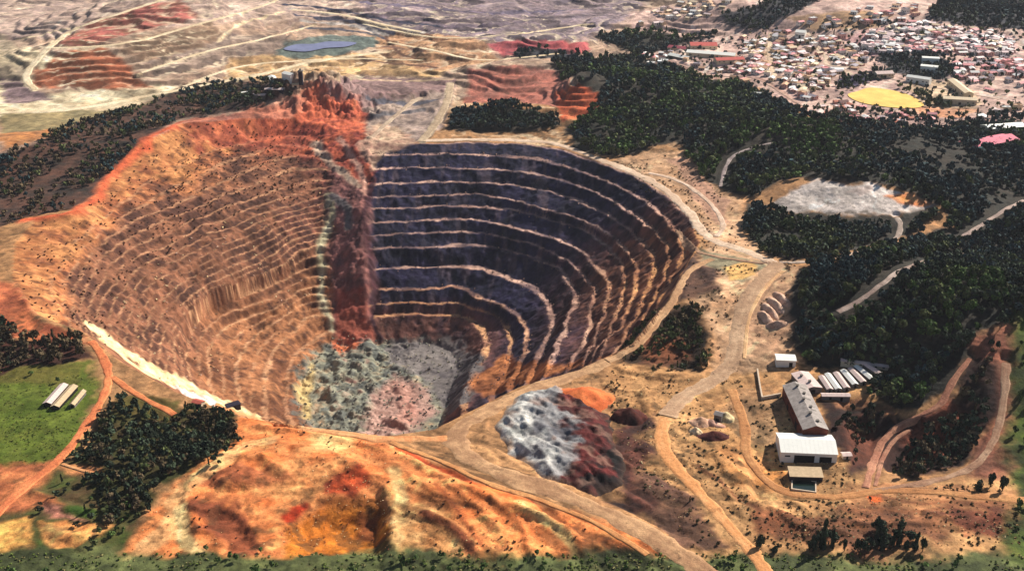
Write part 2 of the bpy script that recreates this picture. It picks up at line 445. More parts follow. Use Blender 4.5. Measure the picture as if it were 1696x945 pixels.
# ------------------------------------------------------------------ roads: traced, then the ground graded along them
PALE = ((212, 182, 158), (186, 152, 128))
ORNG = ((226, 148, 92), (206, 118, 70))
GREY = ((204, 160, 118), (160, 120, 88))
ROADDEF = [
    ('rim_road', [(1184, 428), (1142, 448), (1110, 504), (1056, 570), (1000, 600)], (206, 164, 124), (176, 134, 98), 8),
    ('mine_road', [(-20, 188), (120, 181), (260, 156), (420, 126), (520, 102), (640, 86)], (240, 222, 188), (214, 190, 154), 13),
    ('mine_road', [(58, 150), (44, 124), (80, 80), (130, 46), (220, 16), (300, -10)], (240, 222, 188), (214, 190, 154), 12),
    ('mine_road', [(80, 80), (200, 73), (330, 40), (430, 12), (480, -10)], (240, 222, 188), (214, 190, 154), 10),
    ('mine_road', [(230, 122), (340, 86), (430, 66), (520, 42)], (240, 222, 188), (214, 190, 154), 9),
    ('mine_road', [(300, 145), (400, 110), (560, 98), (700, 100)], (240, 222, 188), (214, 190, 154), 8),
    ('mine_road', [(600, 40), (720, 62), (840, 58), (980, 40)], (240, 222, 188), (214, 190, 154), 9),
    ('mine_road', [(640, 70), (720, 84), (800, 100), (930, 88)], (240, 222, 188), (214, 190, 154), 9),
    ('mine_road', [(480, 16), (560, 24), (640, 42), (700, 54)], (240, 222, 188), (214, 190, 154), 12),
    ('ramp_road', [(746, 136), (740, 170), (718, 210), (696, 236)], (200, 176, 146), (170, 146, 120), 13),
    ('ramp_road', [(612, 232), (650, 196), (680, 172), (700, 160)], (206, 184, 158), (176, 150, 128), 9),
    ('rim_road', [(700, 233), (800, 231), (885, 234), (930, 241), (985, 261), (1040, 282), (1095, 310), (1140, 350), (1172, 392), (1230, 414), (1284, 436)], (226, 200, 174), (200, 170, 144), 13),
    ('haul_road', [(1070, 286), (1110, 294), (1150, 315), (1186, 348), (1198, 378), (1184, 392)], (226, 200, 178), (196, 166, 142), 7),
    ('bench_road', [(1120, 380), (1142, 408), (1180, 424), (1230, 432), (1284, 437)], (178, 140, 110), (150, 116, 92), 7),
    ('yard_road', [(1290, 434), (1262, 462), (1238, 500), (1222, 545), (1216, 592), (1188, 625), (1132, 658), (1102, 692)], (206, 170, 136), (176, 140, 110), 17),
    ('yard_road', [(1300, 445), (1268, 475), (1246, 510), (1236, 550), (1232, 600)], (230, 190, 142), (206, 160, 116), 4),
    ('dirt_road', [(1104, 688), (1094, 722), (1108, 760), (1150, 805), (1200, 862), (1246, 915), (1290, 975)], (234, 172, 116), (212, 146, 92), 11),
    ('forest_road', [(1284, 437), (1340, 432), (1400, 422), (1468, 406), (1520, 398), (1570, 388)], (206, 184, 166), (170, 146, 128), 7),
    ('forest_road', [(1470, 405), (1488, 390), (1492, 372), (1484, 354)], (196, 180, 166), (160, 142, 130), 6),
    ('forest_path', [(1380, 524), (1418, 502), (1460, 470), (1490, 448), (1540, 430), (1610, 420)], (196, 176, 164), (150, 128, 118), 6),
    ('forest_path', [(1192, 312), (1200, 282), (1214, 258), (1250, 243), (1290, 234)], (186, 170, 164), (140, 124, 122), 5),
    ('forest_path', [(1590, 395), (1630, 370), (1668, 345), (1700, 330)], (190, 166, 154), (150, 130, 122), 6),
    ('meadow_track', [(-20, 866), (40, 806), (95, 764), (140, 708), (174, 650), (180, 618), (168, 586), (148, 560)], (232, 144, 92), (206, 116, 74), 8),
    ('meadow_track', [(182, 622), (226, 652), (262, 672), (296, 690)], (220, 136, 86), (190, 108, 68), 6),
    ('meadow_track', [(95, 766), (130, 778), (164, 784)], (220, 160, 110), (190, 126, 82), 3.5),
    ('haul_road', [(1010, 594), (962, 616), (880, 646), (812, 678), (768, 704), (752, 730), (778, 760), (850, 790), (950, 826), (1050, 872), (1130, 918), (1190, 966)], *GREY, 17),
    ('rim_road', [(750, 726), (690, 728), (610, 724), (520, 710), (420, 692), (350, 668)], (234, 176, 122), (212, 142, 92), 9),
    ('haul_road', [(640, 730), (720, 760), (800, 796), (900, 830), (1000, 872), (1080, 925)], (222, 164, 106), (190, 128, 80), 5),
    ('ravine_track', [(1432, 812), (1446, 766), (1470, 722), (1500, 696), (1556, 672), (1580, 628), (1612, 584)], (196, 142, 112), (160, 106, 84), 6),
    ('ravine_track', [(1448, 808), (1462, 760), (1484, 726), (1520, 700)], (190, 140, 112), (150, 100, 80), 3.5),
    ('ravine_track', [(1440, 815), (1540, 797), (1610, 776), (1650, 720), (1664, 650), (1668, 590)], (186, 150, 122), (150, 112, 88), 6),
    ('yard_road', [(1210, 640), (1232, 700), (1240, 760), (1290, 812), (1380, 822), (1500, 812), (1720, 830)], (206, 150, 98), (176, 120, 76), 8),
    ('town_street', [(1277, 52), (1273, 76), (1275, 100), (1284, 128)], (232, 206, 176), (200, 172, 146), 9),
    ('town_street', [(1120, 104), (1180, 126), (1250, 130), (1330, 176)], (200, 166, 146), (160, 128, 116), 7),
    ('town_street', [(1335, 52), (1366, 92), (1372, 108), (1440, 112)], (220, 196, 170), (190, 166, 146), 8),
    ('town_street', [(1300, 118), (1380, 112), (1500, 136), (1660, 166)], (214, 186, 164), (180, 154, 138), 7),
]


def grade(w, width, soft):
    seg = np.r_[0, np.cumsum(np.hypot(*np.diff(w, axis=0).T))]
    n = max(6, int(seg[-1] / 4)); t = np.linspace(0, seg[-1], n)
    x = np.interp(t, seg, w[:, 0]); y = np.interp(t, seg, w[:, 1]); z = height(x, y)
    k = np.ones(9) / 9
    for _ in range(3):
        z = np.convolve(np.pad(z, 4, mode='edge'), k, 'valid')
    R_ = width / 2 + soft
    mn = (x.min() - R_, y.min() - R_); mx = (x.max() + R_, y.max() + R_)
    sel = np.nonzero((gx > mn[0]) & (gx < mx[0]) & (gy > mn[1]) & (gy < mx[1]) & outm)[0]
    best = np.full(len(sel), 1e18); zt = np.zeros(len(sel))
    for i in range(n - 1):
        dx, dy = x[i + 1] - x[i], y[i + 1] - y[i]; L = dx * dx + dy * dy + 1e-9
        tt = np.clip(((gx[sel] - x[i]) * dx + (gy[sel] - y[i]) * dy) / L, 0, 1)
        d2 = (gx[sel] - x[i] - tt * dx) ** 2 + (gy[sel] - y[i] - tt * dy) ** 2
        u = d2 < best
        best[u] = d2[u]; zt[u] = (z[i] + (z[i + 1] - z[i]) * tt)[u]
    m = sstep(R_, width / 2, np.sqrt(best))
    gz[sel] = gz[sel] * (1 - m) + zt * m


for _i, (_n, _p, _a, _b, _w) in enumerate(ROADDEF):
    _c = catmull(_p, 8)
    _wl = ground(_c[:, 0], _c[:, 1])[:, :2]
    grade(_wl, _w * 1.15, 4.0)
    ROADDEF[_i] = (_n, _wl, _a, _b, _w)
# ------------------------------------------------------------------ soil, rock and grass colours of the ground (albedo, with the chute's shadow line painted in)
ALB = np.tile(lin((168, 124, 84)), (len(gx), 1))
WX = gx + fbm(gx, gy, 40, 4, 101, .6) * 9
WY = gy + fbm(gx, gy, 40, 4, 102, .6) * 9
N1 = fbm(gx, gy, 35, 5, 103, .62)
N2 = fbm(gx, gy, 9, 4, 104, .6)
ROAD_KEEP = {}


def blend(sel, m, c1, c2, sharp=1.6):
    n = np.clip(.5 + sharp * (.6 * N1[sel] + .5 * N2[sel]) * .5, 0, 1)[:, None]
    c = lin(c1) * (1 - n) + lin(c2) * n
    ALB[sel] = ALB[sel] * (1 - m[:, None]) + c * m[:, None]


def area(pts, c1, c2, soft=5.0, sharp=1.6, warp=1.0, op=1.0, only=None):
    w = gpoly(pts)[:, :2]
    mn = w.min(0) - 30; mx = w.max(0) + 30
    sel = np.nonzero((gx > mn[0]) & (gx < mx[0]) & (gy > mn[1]) & (gy < mx[1]))[0]
    if only is not None:
        sel = sel[only[sel]]
    X = gx[sel] + (WX[sel] - gx[sel]) * warp; Y = gy[sel] + (WY[sel] - gy[sel]) * warp
    ins = inside(w, X, Y)
    d = dist_poly(w, X, Y)
    sd = np.where(ins, d, -d)
    m = sstep(-soft, soft, sd + N2[sel] * soft * .6) * op
    blend(sel, m, c1, c2, sharp)


def streak(pts, c1, c2, width, soft=2.0, warp=.25, op=1.0, only=None):
    w = gpoly(catmull(pts, 5), 14, False)[:, :2]
    mn = w.min(0) - width - 20; mx = w.max(0) + width + 20
    sel = np.nonzero((gx > mn[0]) & (gx < mx[0]) & (gy > mn[1]) & (gy < mx[1]))[0]
    if only is not None:
        sel = sel[only[sel]]
    X = gx[sel] + (WX[sel] - gx[sel]) * warp; Y = gy[sel] + (WY[sel] - gy[sel]) * warp
    d = dist_poly(w, X, Y, False)
    blend(sel, sstep(width / 2 + soft, width / 2 - soft, d + N2[sel] * width * .12) * op, c1, c2)


ingrid = ~outm
OUT = outm
# ---- the far plain and the distant workings
area([(-300, -80), (2000, -80), (2000, 130), (800, 150), (600, 240), (0, 270), (-300, 270)], (190, 158, 132), (146, 120, 108), 20)
area([(-300, -80), (700, -80), (640, 25), (200, 45), (90, 62), (-300, 60)], (206, 176, 156), (160, 136, 130), 20)
area([(600, -60), (1120, -60), (1050, 30), (960, 70), (820, 70), (700, 60), (600, 30)], (146, 125, 126), (118, 104, 116), 20)
area([(-300, 80), (60, 80), (110, 108), (45, 140), (60, 158), (250, 142), (335, 150), (180, 182), (0, 200), (-300, 205)], (238, 220, 184), (210, 184, 146), 8)
area([(-300, 40), (10, 60), (60, 110), (20, 150), (-300, 150)], (205, 185, 150), (170, 150, 130), 10)
area([(50, 120), (100, 86), (170, 76), (220, 110), (246, 145), (150, 150), (60, 144)], (190, 112, 80), (140, 88, 62), 6, 2.6)
area([(90, 75), (150, 36), (230, 10), (300, 0), (330, 28), (220, 56), (150, 75)], (192, 108, 98), (142, 98, 76), 8, 2.4)
area([(222, 62), (350, 35), (372, 60), (340, 92), (250, 102), (200, 85)], (152, 120, 98), (120, 100, 80), 6)
area([(250, 102), (380, 60), (480, 58), (480, 86), (340, 110), (260, 128)], (154, 130, 114), (126, 108, 100), 6)
area([(0, 130), (30, 128), (60, 150), (90, 165), (40, 172), (0, 172)], (150, 125, 125), (110, 90, 95), 5)
area([(380, 95), (500, 88), (640, 88), (770, 100), (720, 128), (560, 122), (440, 132), (370, 130)], (216, 176, 124), (176, 134, 98), 6)
area([(600, 62), (720, 56), (800, 66), (830, 100), (760, 112), (700, 118), (640, 96)], (212, 164, 122), (160, 114, 88), 6)
area([(0, 196), (110, 190), (150, 205), (60, 235), (0, 250)], (200, 130, 75), (150, 110, 80), 6)
area([(0, 186), (200, 182), (320, 150), (330, 160), (180, 205), (0, 222)], (160, 140, 100), (120, 110, 80), 5)
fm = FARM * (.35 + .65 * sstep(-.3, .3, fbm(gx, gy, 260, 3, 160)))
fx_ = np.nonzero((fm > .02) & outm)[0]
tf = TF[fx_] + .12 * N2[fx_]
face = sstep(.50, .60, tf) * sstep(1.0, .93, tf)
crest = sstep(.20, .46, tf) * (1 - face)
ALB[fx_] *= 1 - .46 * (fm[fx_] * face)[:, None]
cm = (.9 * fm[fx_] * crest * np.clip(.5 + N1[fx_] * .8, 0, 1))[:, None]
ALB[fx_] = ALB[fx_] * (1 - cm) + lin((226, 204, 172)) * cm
for pts, w in [([(0, 186), (120, 181), (260, 156), (420, 126), (520, 102), (640, 86)], 16), ([(58, 150), (44, 124), (80, 80), (130, 46), (220, 16), (300, -10)], 12),
               ([(80, 80), (200, 73), (330, 40), (430, 12), (480, -10)], 8), ([(230, 122), (340, 86), (430, 66), (520, 42)], 7), ([(0, 92), (60, 95), (70, 112)], 10),
               ([(10, 70), (60, 60), (130, 46)], 8), ([(300, 145), (400, 110), (560, 98), (700, 100)], 6), ([(360, 70), (400, 40), (470, 20)], 6), ([(600, 40), (720, 62), (840, 58), (980, 40)], 7)]:
    streak(pts, (228, 208, 170), (200, 172, 136), w)
for pts, w, a, b in [([(470, 8), (560, 16), (640, 34), (740, 44)], 12, (40, 45, 66), (66, 66, 84)), ([(480, 16), (560, 24), (640, 42), (700, 54)], 11, (226, 214, 196), (190, 176, 164)),
                     ([(490, 26), (570, 34), (650, 56)], 14, (44, 48, 66), (84, 78, 90)), ([(500, 36), (580, 42), (640, 60)], 10, (214, 200, 186), (170, 158, 152)), ([(500, 46), (600, 54), (640, 66)], 12, (62, 64, 78), (104, 98, 104)),
                     ([(580, 2), (700, 12), (820, 22), (960, 16)], 22, (112, 98, 112), (92, 84, 104)), ([(640, 62), (660, 88), (690, 96)], 8, (90, 62, 50), (110, 76, 60)), ([(600, 96), (640, 104), (720, 112)], 10, (120, 84, 66), (96, 70, 60)),
                     ([(700, 34), (760, 44), (880, 36)], 16, (98, 84, 96), (120, 104, 110)), ([(560, 88), (620, 78), (700, 84)], 8, (110, 84, 76), (130, 96, 80))]:
    streak(pts, a, b, w, 3, .5)
area([(455, 92), (470, 72), (540, 58), (625, 62), (620, 78), (560, 92), (500, 98)], (104, 112, 104), (80, 90, 86), 6)
area([(810, 74), (860, 66), (975, 70), (975, 86), (900, 96), (830, 92)], (196, 92, 92), (150, 78, 84), 6)
area([(520, 140), (610, 128), (748, 132), (740, 168), (640, 190), (600, 182), (540, 165)], (146, 118, 112), (116, 92, 92), 6)
area([(600, 182), (660, 165), (735, 150), (750, 165), (735, 215), (690, 236), (640, 236), (612, 215)], (172, 150, 134), (130, 112, 106), 6)
area([(770, 118), (850, 108), (935, 118), (945, 150), (925, 178), (850, 168), (770, 172)], (184, 110, 92), (140, 92, 80), 6)
area([(920, 152), (960, 142), (1002, 163), (968, 196), (938, 202), (925, 178)], (206, 104, 66), (176, 78, 52), 4)
streak([(745, 138), (738, 175), (715, 215), (700, 236)], (176, 158, 132), (150, 134, 114), 12)
streak([(560, 130), (660, 134), (745, 132)], (206, 176, 140), (176, 150, 124), 7)
streak([(612, 166), (680, 172), (720, 166)], (96, 92, 100), (70, 70, 80), 12)
streak([(606, 190), (650, 188), (700, 182)], (70, 68, 76), (110, 104, 104), 9)
# ---- the town's ground
area([(1040, 20), (1250, -10), (1500, -10), (1700, 20), (1800, 100), (1800, 250), (1600, 215), (1480, 215), (1390, 200), (1330, 185), (1240, 138), (1100, 108), (1060, 80)], (220, 184, 168), (164, 134, 126), 12, 2.2)
area([(1400, 60), (1500, 35), (1680, 60), (1690, 92), (1560, 88), (1440, 94)], (230, 180, 172), (176, 136, 136), 8, 2.2)
area([(1300, 30), (1420, 15), (1480, 25), (1440, 50), (1340, 50)], (190, 150, 110), (150, 120, 96), 8)
streak([(1277, 58), (1273, 90), (1280, 125)], (232, 206, 176), (206, 176, 150), 12)
streak([(1100, 100), (1180, 128), (1260, 132), (1330, 178)], (190, 150, 130), (160, 120, 110), 9)
streak([(1335, 50), (1372, 100), (1420, 128)], (216, 190, 164), (190, 160, 140), 8)
streak([(1340, 105), (1440, 108), (1560, 140), (1660, 160)], (200, 170, 150), (180, 150, 134), 8)
area([(1495, 140), (1530, 132), (1600, 142), (1630, 170), (1610, 186), (1540, 186)], (214, 188, 156), (180, 150, 124), 5)
area([(1500, 176), (1560, 178), (1620, 182), (1600, 196), (1530, 194)], (220, 150, 110), (200, 150, 120), 4)
# ---- wooded ground
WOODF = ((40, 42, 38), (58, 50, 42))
WOODS = {
    'east': [(985, 62), (1080, 50), (1130, 62), (1200, 56), (1100, 84), (1010, 95), (905, 105), (945, 130), (1003, 165), (962, 202), (940, 215), (950, 250), (1010, 262), (1060, 250), (1120, 236), (1146, 268), (1148, 292), (1190, 312), (1242, 330), (1290, 300), (1330, 296), (1400, 296), (1500, 318), (1560, 345), (1610, 400), (1720, 350), (1960, 330), (1960, 205), (1720, 215), (1600, 205), (1560, 212), (1480, 218), (1400, 205), (1330, 192), (1240, 146), (1120, 118), (1080, 100)],
    'mound': [(1242, 338), (1290, 345), (1400, 360), (1490, 356), (1560, 346), (1520, 386), (1420, 413), (1330, 428), (1270, 424), (1236, 392)],
    'south': [(1330, 440), (1420, 424), (1520, 394), (1610, 366), (1720, 340), (1980, 330), (1980, 500), (1720, 520), (1620, 550), (1570, 640), (1500, 668), (1440, 652), (1470, 606), (1340, 604), (1312, 560), (1320, 500)],
    'west': [(-220, 300), (-60, 280), (60, 238), (130, 204), (250, 172), (300, 142), (400, 132), (490, 134), (490, 152), (400, 184), (300, 196), (230, 236), (180, 295), (130, 345), (40, 362), (-60, 400), (-220, 420)],
    'centre': [(738, 214), (756, 184), (850, 172), (920, 190), (936, 212), (880, 216), (800, 218)],
    'meadow': [(200, 662), (300, 672), (384, 688), (384, 730), (330, 768), (260, 806), (225, 862), (165, 880), (150, 800), (96, 772), (140, 722)],
    'edge': [(-40, 516), (40, 562), (122, 562), (150, 590), (95, 602), (40, 600), (-40, 640)],
    'ravine': [(1360, 662), (1480, 684), (1560, 668), (1600, 590), (1668, 560), (1690, 640), (1640, 700), (1600, 770), (1500, 792), (1440, 770), (1400, 790), (1380, 740)],
    'hollow': [(1090, 512), (1150, 506), (1175, 568), (1166, 614), (1084, 614), (1012, 596)],
    'upper': [(1190, 26), (1250, 10), (1330, -20), (1400, -20), (1300, 30), (1270, 48), (1200, 46)],
    'skyline': [(1530, 30), (1560, 0), (1720, -10), (1900, -10), (1900, 50), (1720, 50), (1600, 44)],
    'park': [(1448, 92), (1560, 92), (1580, 120), (1560, 134), (1480, 120)],
    'strip': [(840, 88), (900, 82), (960, 86), (975, 96), (860, 98)],
}
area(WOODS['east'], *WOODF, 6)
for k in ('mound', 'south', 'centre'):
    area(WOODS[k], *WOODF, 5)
area(WOODS['west'], (52, 46, 42), (96, 66, 54), 5, 2)
for k in ('upper', 'skyline', 'park', 'strip'):
    area(WOODS[k], (44, 48, 58), (66, 62, 64), 6)
area([(1448, 116), (1480, 122), (1440, 140), (1385, 146), (1385, 128)], (60, 48, 80), (50, 44, 66), 4)
# grey spoil flat on top of the wooded mound
area([(1276, 338), (1300, 318), (1350, 296), (1400, 300), (1440, 304), (1500, 326), (1555, 344), (1500, 356), (1400, 358), (1330, 350)], (214, 200, 190), (186, 172, 164), 4, 1.0)
area([(1462, 330), (1500, 322), (1548, 343), (1500, 347)], (226, 126, 66), (200, 150, 110), 3)
area([(1400, 314), (1420, 306), (1446, 310), (1430, 326)], (216, 196, 186), (190, 170, 160), 3)
# bare ground east of the pit
area([(1010, 268), (1060, 252), (1130, 250), (1150, 296), (1200, 318), (1236, 334), (1230, 390), (1290, 432), (1330, 442), (1320, 500), (1310, 560), (1340, 606), (1300, 640), (1200, 640), (1180, 560), (1130, 480), (1170, 400), (1120, 340), (1050, 290)], (206, 166, 130), (178, 134, 98), 5)
area([(1100, 260), (1146, 262), (1160, 300), (1210, 330), (1200, 380), (1150, 330)], (186, 140, 116), (160, 124, 100), 4)
area([(1050, 280), (1140, 350), (1196, 392), (1176, 396), (1100, 330), (1030, 288)], (150, 124, 104), (180, 140, 110), 4)
area([(1140, 410), (1190, 418), (1280, 440), (1230, 470), (1190, 450)], (150, 140, 112), (120, 108, 84), 4)
area([(1195, 440), (1250, 434), (1260, 456), (1210, 466)], (226, 176, 106), (206, 158, 100), 3)
area([(1096, 440), (1150, 424), (1190, 446), (1186, 480), (1120, 500), (1090, 490)], (110, 78, 62), (70, 50, 44), 5, 2.4)
area(WOODS['hollow'], (70, 48, 34), (42, 34, 26), 5, 2.2)
area([(1060, 562), (1130, 556), (1150, 590), (1100, 612), (1066, 604)], (126, 74, 48), (84, 54, 38), 5)
area([(1240, 470), (1290, 452), (1324, 470), (1320, 560), (1270, 590), (1235, 590), (1232, 520)], (204, 160, 124), (176, 134, 104), 4)
# works yard
area([(1010, 600), (1180, 620), (1340, 606), (1480, 640), (1420, 790), (1480, 800), (1700, 790), (1740, 960), (1150, 960), (1040, 760), (1000, 650)], (200, 152, 102), (166, 120, 78), 6, 1.8)
area([(1230, 640), (1300, 650), (1300, 740), (1240, 740), (1200, 690)], (168, 132, 96), (150, 112, 78), 5)
area([(1180, 750), (1290, 750), (1300, 800), (1220, 800)], (214, 148, 86), (196, 126, 66), 6)
area([(1380, 800), (1500, 800), (1640, 806), (1720, 800), (1720, 850), (1560, 850), (1400, 850)], (192, 138, 92), (160, 108, 72), 5)
area([(1418, 824), (1436, 818), (1452, 832), (1436, 842)], (214, 84, 40), (200, 110, 50), 2)
area([(1250, 838), (1360, 850), (1400, 880), (1330, 900), (1250, 880)], (132, 74, 46), (170, 110, 74), 4, 2)
area([(1200, 700), (1290, 760), (1240, 790), (1180, 760)], (226, 168, 110), (190, 130, 80), 5, 2.2)
area([(1320, 850), (1420, 842), (1560, 852), (1560, 905), (1400, 912), (1300, 890)], (150, 98, 66), (104, 68, 50), 7, 2.4, 1.6)
for _p in ([(1440, 822), (1540, 834), (1700, 838)], [(1400, 846), (1500, 846), (1620, 838)], [(1160, 770), (1230, 830), (1320, 862), (1420, 872)]):
    streak(_p, (112, 70, 48), (150, 96, 62), 4, 2, .6)
area([(1540, 850), (1640, 846), (1720, 850), (1720, 892), (1600, 888)], (132, 72, 50), (100, 56, 40), 5, 2)
area([(1040, 780), (1110, 790), (1200, 905), (1110, 910), (1060, 860)], (124, 88, 66), (92, 64, 54), 5, 2.2)
area(WOODS['south'], *WOODF, 4)
area(WOODS['ravine'], (62, 36, 30), (36, 26, 25), 5, 2.2)
area([(1500, 700), (1570, 660), (1600, 690), (1560, 760), (1500, 770)], (140, 78, 56), (104, 58, 44), 6, 2)
area([(1396, 700), (1450, 690), (1450, 760), (1400, 770)], (110, 62, 44), (84, 48, 38), 6, 2)
area([(1600, 560), (1670, 540), (1720, 560), (1720, 760), (1640, 790), (1600, 780), (1650, 680), (1650, 600)], (150, 92, 70), (110, 70, 54), 5, 2.2)
area([(1385, 662), (1480, 672), (1490, 688), (1390, 680)], (166, 116, 84), (140, 94, 66), 3)
# orange diggings in the foreground
area([(985, 668), (1060, 688), (1078, 760), (1060, 850), (1000, 838), (1036, 790), (1012, 700)], (104, 60, 48), (58, 38, 34), 6, 2.4, 1.6)
area([(390, 690), (520, 708), (640, 726), (720, 770), (800, 800), (1000, 860), (1150, 920), (1170, 990), (150, 990), (225, 880), (270, 815), (350, 750)], (232, 146, 88), (210, 116, 62), 6, 2)
area([(400, 730), (560, 725), (640, 780), (600, 800), (500, 860), (420, 850), (400, 800)], (214, 116, 62), (230, 156, 96), 6, 2.2)
area([(350, 775), (400, 752), (470, 780), (420, 820), (345, 815)], (140, 74, 52), (176, 98, 62), 5, 2.2, 1.8, .8)
area([(310, 830), (400, 840), (440, 905), (380, 925), (330, 880)], (136, 66, 44), (104, 54, 40), 5, 2.2, 1.8, .85)
area([(480, 868), (560, 838), (620, 830), (646, 860), (640, 925), (470, 925)], (206, 124, 44), (190, 104, 36), 4)
area([(594, 846), (626, 842), (620, 905), (590, 905)], (124, 66, 34), (150, 84, 44), 3)
area([(470, 846), (510, 830), (520, 842), (485, 860)], (206, 44, 22), (190, 70, 36), 2)
area([(560, 790), (600, 776), (620, 800), (580, 822), (550, 820)], (200, 84, 44), (140, 56, 36), 3, 2)
area([(640, 830), (700, 828), (760, 870), (800, 930), (650, 930)], (228, 172, 112), (206, 136, 80), 5, 2)
area([(520, 715), (590, 728), (570, 750), (520, 738)], (232, 196, 130), (220, 160, 100), 4)
streak([(655, 780), (664, 830), (650, 905)], (236, 192, 130), (220, 160, 100), 9)
streak([(700, 850), (760, 880), (790, 925)], (104, 54, 36), (150, 84, 50), 7)
streak([(720, 800), (760, 850), (820, 930)], (170, 90, 50), (150, 80, 46), 3)
streak([(810, 825), (860, 870), (880, 930)], (176, 100, 52), (150, 84, 46), 3)
streak([(860, 830), (930, 880), (960, 930)], (226, 190, 126), (206, 160, 100), 6)
streak([(660, 742), (760, 790), (880, 830)], (190, 70, 36), (210, 100, 50), 5)
streak([(225, 925), (290, 860), (300, 815), (390, 745), (440, 730)], (236, 178, 120), (222, 152, 96), 15)
streak([(300, 840), (310, 900), (345, 925)], (240, 214, 150), (226, 180, 120), 9)
# meadow side
area([(-60, 600), (150, 596), (166, 650), (96, 768), (-60, 770)], (74, 92, 26), (96, 104, 40), 6, 1.4)
area([(-60, 590), (60, 590), (140, 604), (130, 640), (60, 640), (-60, 630)], (104, 96, 44), (84, 84, 34), 6)
area([(-60, 770), (100, 768), (240, 790), (230, 880), (150, 990), (-60, 990)], (84, 66, 42), (66, 82, 34), 5, 2.2)
area(WOODS['meadow'], (52, 60, 28), (74, 62, 36), 5)
area([(190, 650), (300, 660), (300, 690), (190, 690)], (84, 78, 36), (104, 84, 46), 4)
area(WOODS['edge'], (44, 32, 28), (84, 48, 38), 4)
area([(-60, 450), (20, 470), (60, 522), (130, 548), (140, 566), (60, 560), (-60, 540)], (210, 120, 76), (150, 80, 56), 5, 2)
area([(-60, 768), (92, 763), (70, 790), (50, 812), (90, 838), (20, 848), (-60, 850)], (206, 124, 78), (150, 84, 56), 5, 2.2)
area([(90, 770), (160, 778), (165, 792), (100, 790)], (196, 128, 84), (120, 90, 44), 3, 2)
area([(60, 870), (190, 868), (160, 900), (70, 912)], (226, 134, 72), (206, 150, 90), 3)
area([(-60, 856), (40, 864), (40, 912), (-60, 912)], (232, 176, 94), (216, 140, 80), 4)
area([(60, 840), (120, 846), (140, 862), (70, 860)], (176, 116, 96), (140, 90, 76), 3)
area([(100, 836), (150, 836), (150, 858), (90, 852)], (66, 90, 30), (50, 70, 30), 3)
# green verge nearest the viewer and along the eastern edge
area([(-400, 916), (200, 912), (500, 918), (700, 912), (1000, 920), (1250, 914), (1500, 918), (1800, 912), (2200, 916), (2200, 1500), (-400, 1500)], (96, 102, 60), (60, 66, 40), 5.0, 2.4, 1.0)
area([(1676, 470), (1760, 510), (2000, 500), (2600, 480), (2600, 930), (1672, 930), (1668, 700)], (84, 100, 36), (54, 64, 28), 7.0, 2.4, 1.2)

# ---- inside the pit
ia = AUX['idx']; S = AUX['s']; wR = AUX['wR']; wL = AUX['wL']; F_ = AUX['f']
n1 = N1[ia]; n2 = N2[ia]; X = gx[ia]; Y = gy[ia]


def mixc(a, b, t):
    return lin(a) * (1 - t[:, None]) + lin(b) * t[:, None]


t = np.clip(.5 + .9 * n1 + .7 * n2, 0, 1)
brown = mixc((148, 98, 72), (88, 56, 45), t)
orange = mixc((222, 110, 74), (160, 70, 54), np.clip(.5 + n2, 0, 1))
plum = mixc((150, 80, 70), (92, 50, 52), t)
gold = mixc((206, 140, 88), (150, 94, 58), t)
wo = sstep(1.9, .5, S + n1 * .9)
c = brown
pl = sstep(-330, -190, X + n1 * 40)[:, None] * sstep(9, 4, S)[:, None]
c = c * (1 - pl) + plum * pl
lo = sstep(8.0, 10.5, S + n1 * 1.5)[:, None]
c = c * (1 - lo * .4) + gold * lo * .4
c = c * (1 - wo[:, None]) + orange * wo[:, None]
gl = (sstep(2.2, .6, S + n1 * .9) * sstep(-330, -440, X + n1 * 40))[:, None]
c = c * (1 - gl) + gold * gl
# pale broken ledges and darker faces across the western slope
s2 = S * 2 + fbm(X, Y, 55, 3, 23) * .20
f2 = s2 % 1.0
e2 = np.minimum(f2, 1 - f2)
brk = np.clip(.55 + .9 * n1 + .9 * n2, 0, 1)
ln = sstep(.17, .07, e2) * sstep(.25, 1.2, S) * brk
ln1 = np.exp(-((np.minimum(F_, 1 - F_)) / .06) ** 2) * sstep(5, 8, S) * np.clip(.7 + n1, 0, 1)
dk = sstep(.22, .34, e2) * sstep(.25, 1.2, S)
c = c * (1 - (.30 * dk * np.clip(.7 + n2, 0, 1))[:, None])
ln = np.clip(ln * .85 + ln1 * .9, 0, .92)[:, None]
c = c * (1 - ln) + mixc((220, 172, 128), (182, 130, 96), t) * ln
spk = sstep(.34, .56, fbm(X, Y, 7, 3, 151))[:, None] * .75          # crumbly dark pockets
c = c * (1 - spk * .8) + lin((70, 44, 36)) * spk * .8
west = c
# benched eastern wall
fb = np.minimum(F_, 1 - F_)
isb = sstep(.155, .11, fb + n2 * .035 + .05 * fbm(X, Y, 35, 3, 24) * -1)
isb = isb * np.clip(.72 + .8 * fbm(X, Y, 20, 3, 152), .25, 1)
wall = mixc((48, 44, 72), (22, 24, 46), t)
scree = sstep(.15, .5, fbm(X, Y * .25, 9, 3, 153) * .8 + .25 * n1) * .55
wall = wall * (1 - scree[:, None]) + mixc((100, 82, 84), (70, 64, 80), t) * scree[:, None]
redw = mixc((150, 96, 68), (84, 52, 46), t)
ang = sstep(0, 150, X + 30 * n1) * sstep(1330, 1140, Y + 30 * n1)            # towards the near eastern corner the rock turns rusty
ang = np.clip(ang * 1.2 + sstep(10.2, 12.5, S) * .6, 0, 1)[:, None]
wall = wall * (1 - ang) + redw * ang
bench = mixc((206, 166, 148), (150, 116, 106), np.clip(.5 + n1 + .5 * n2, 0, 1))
warm = mixc((206, 150, 98), (160, 104, 66), t)
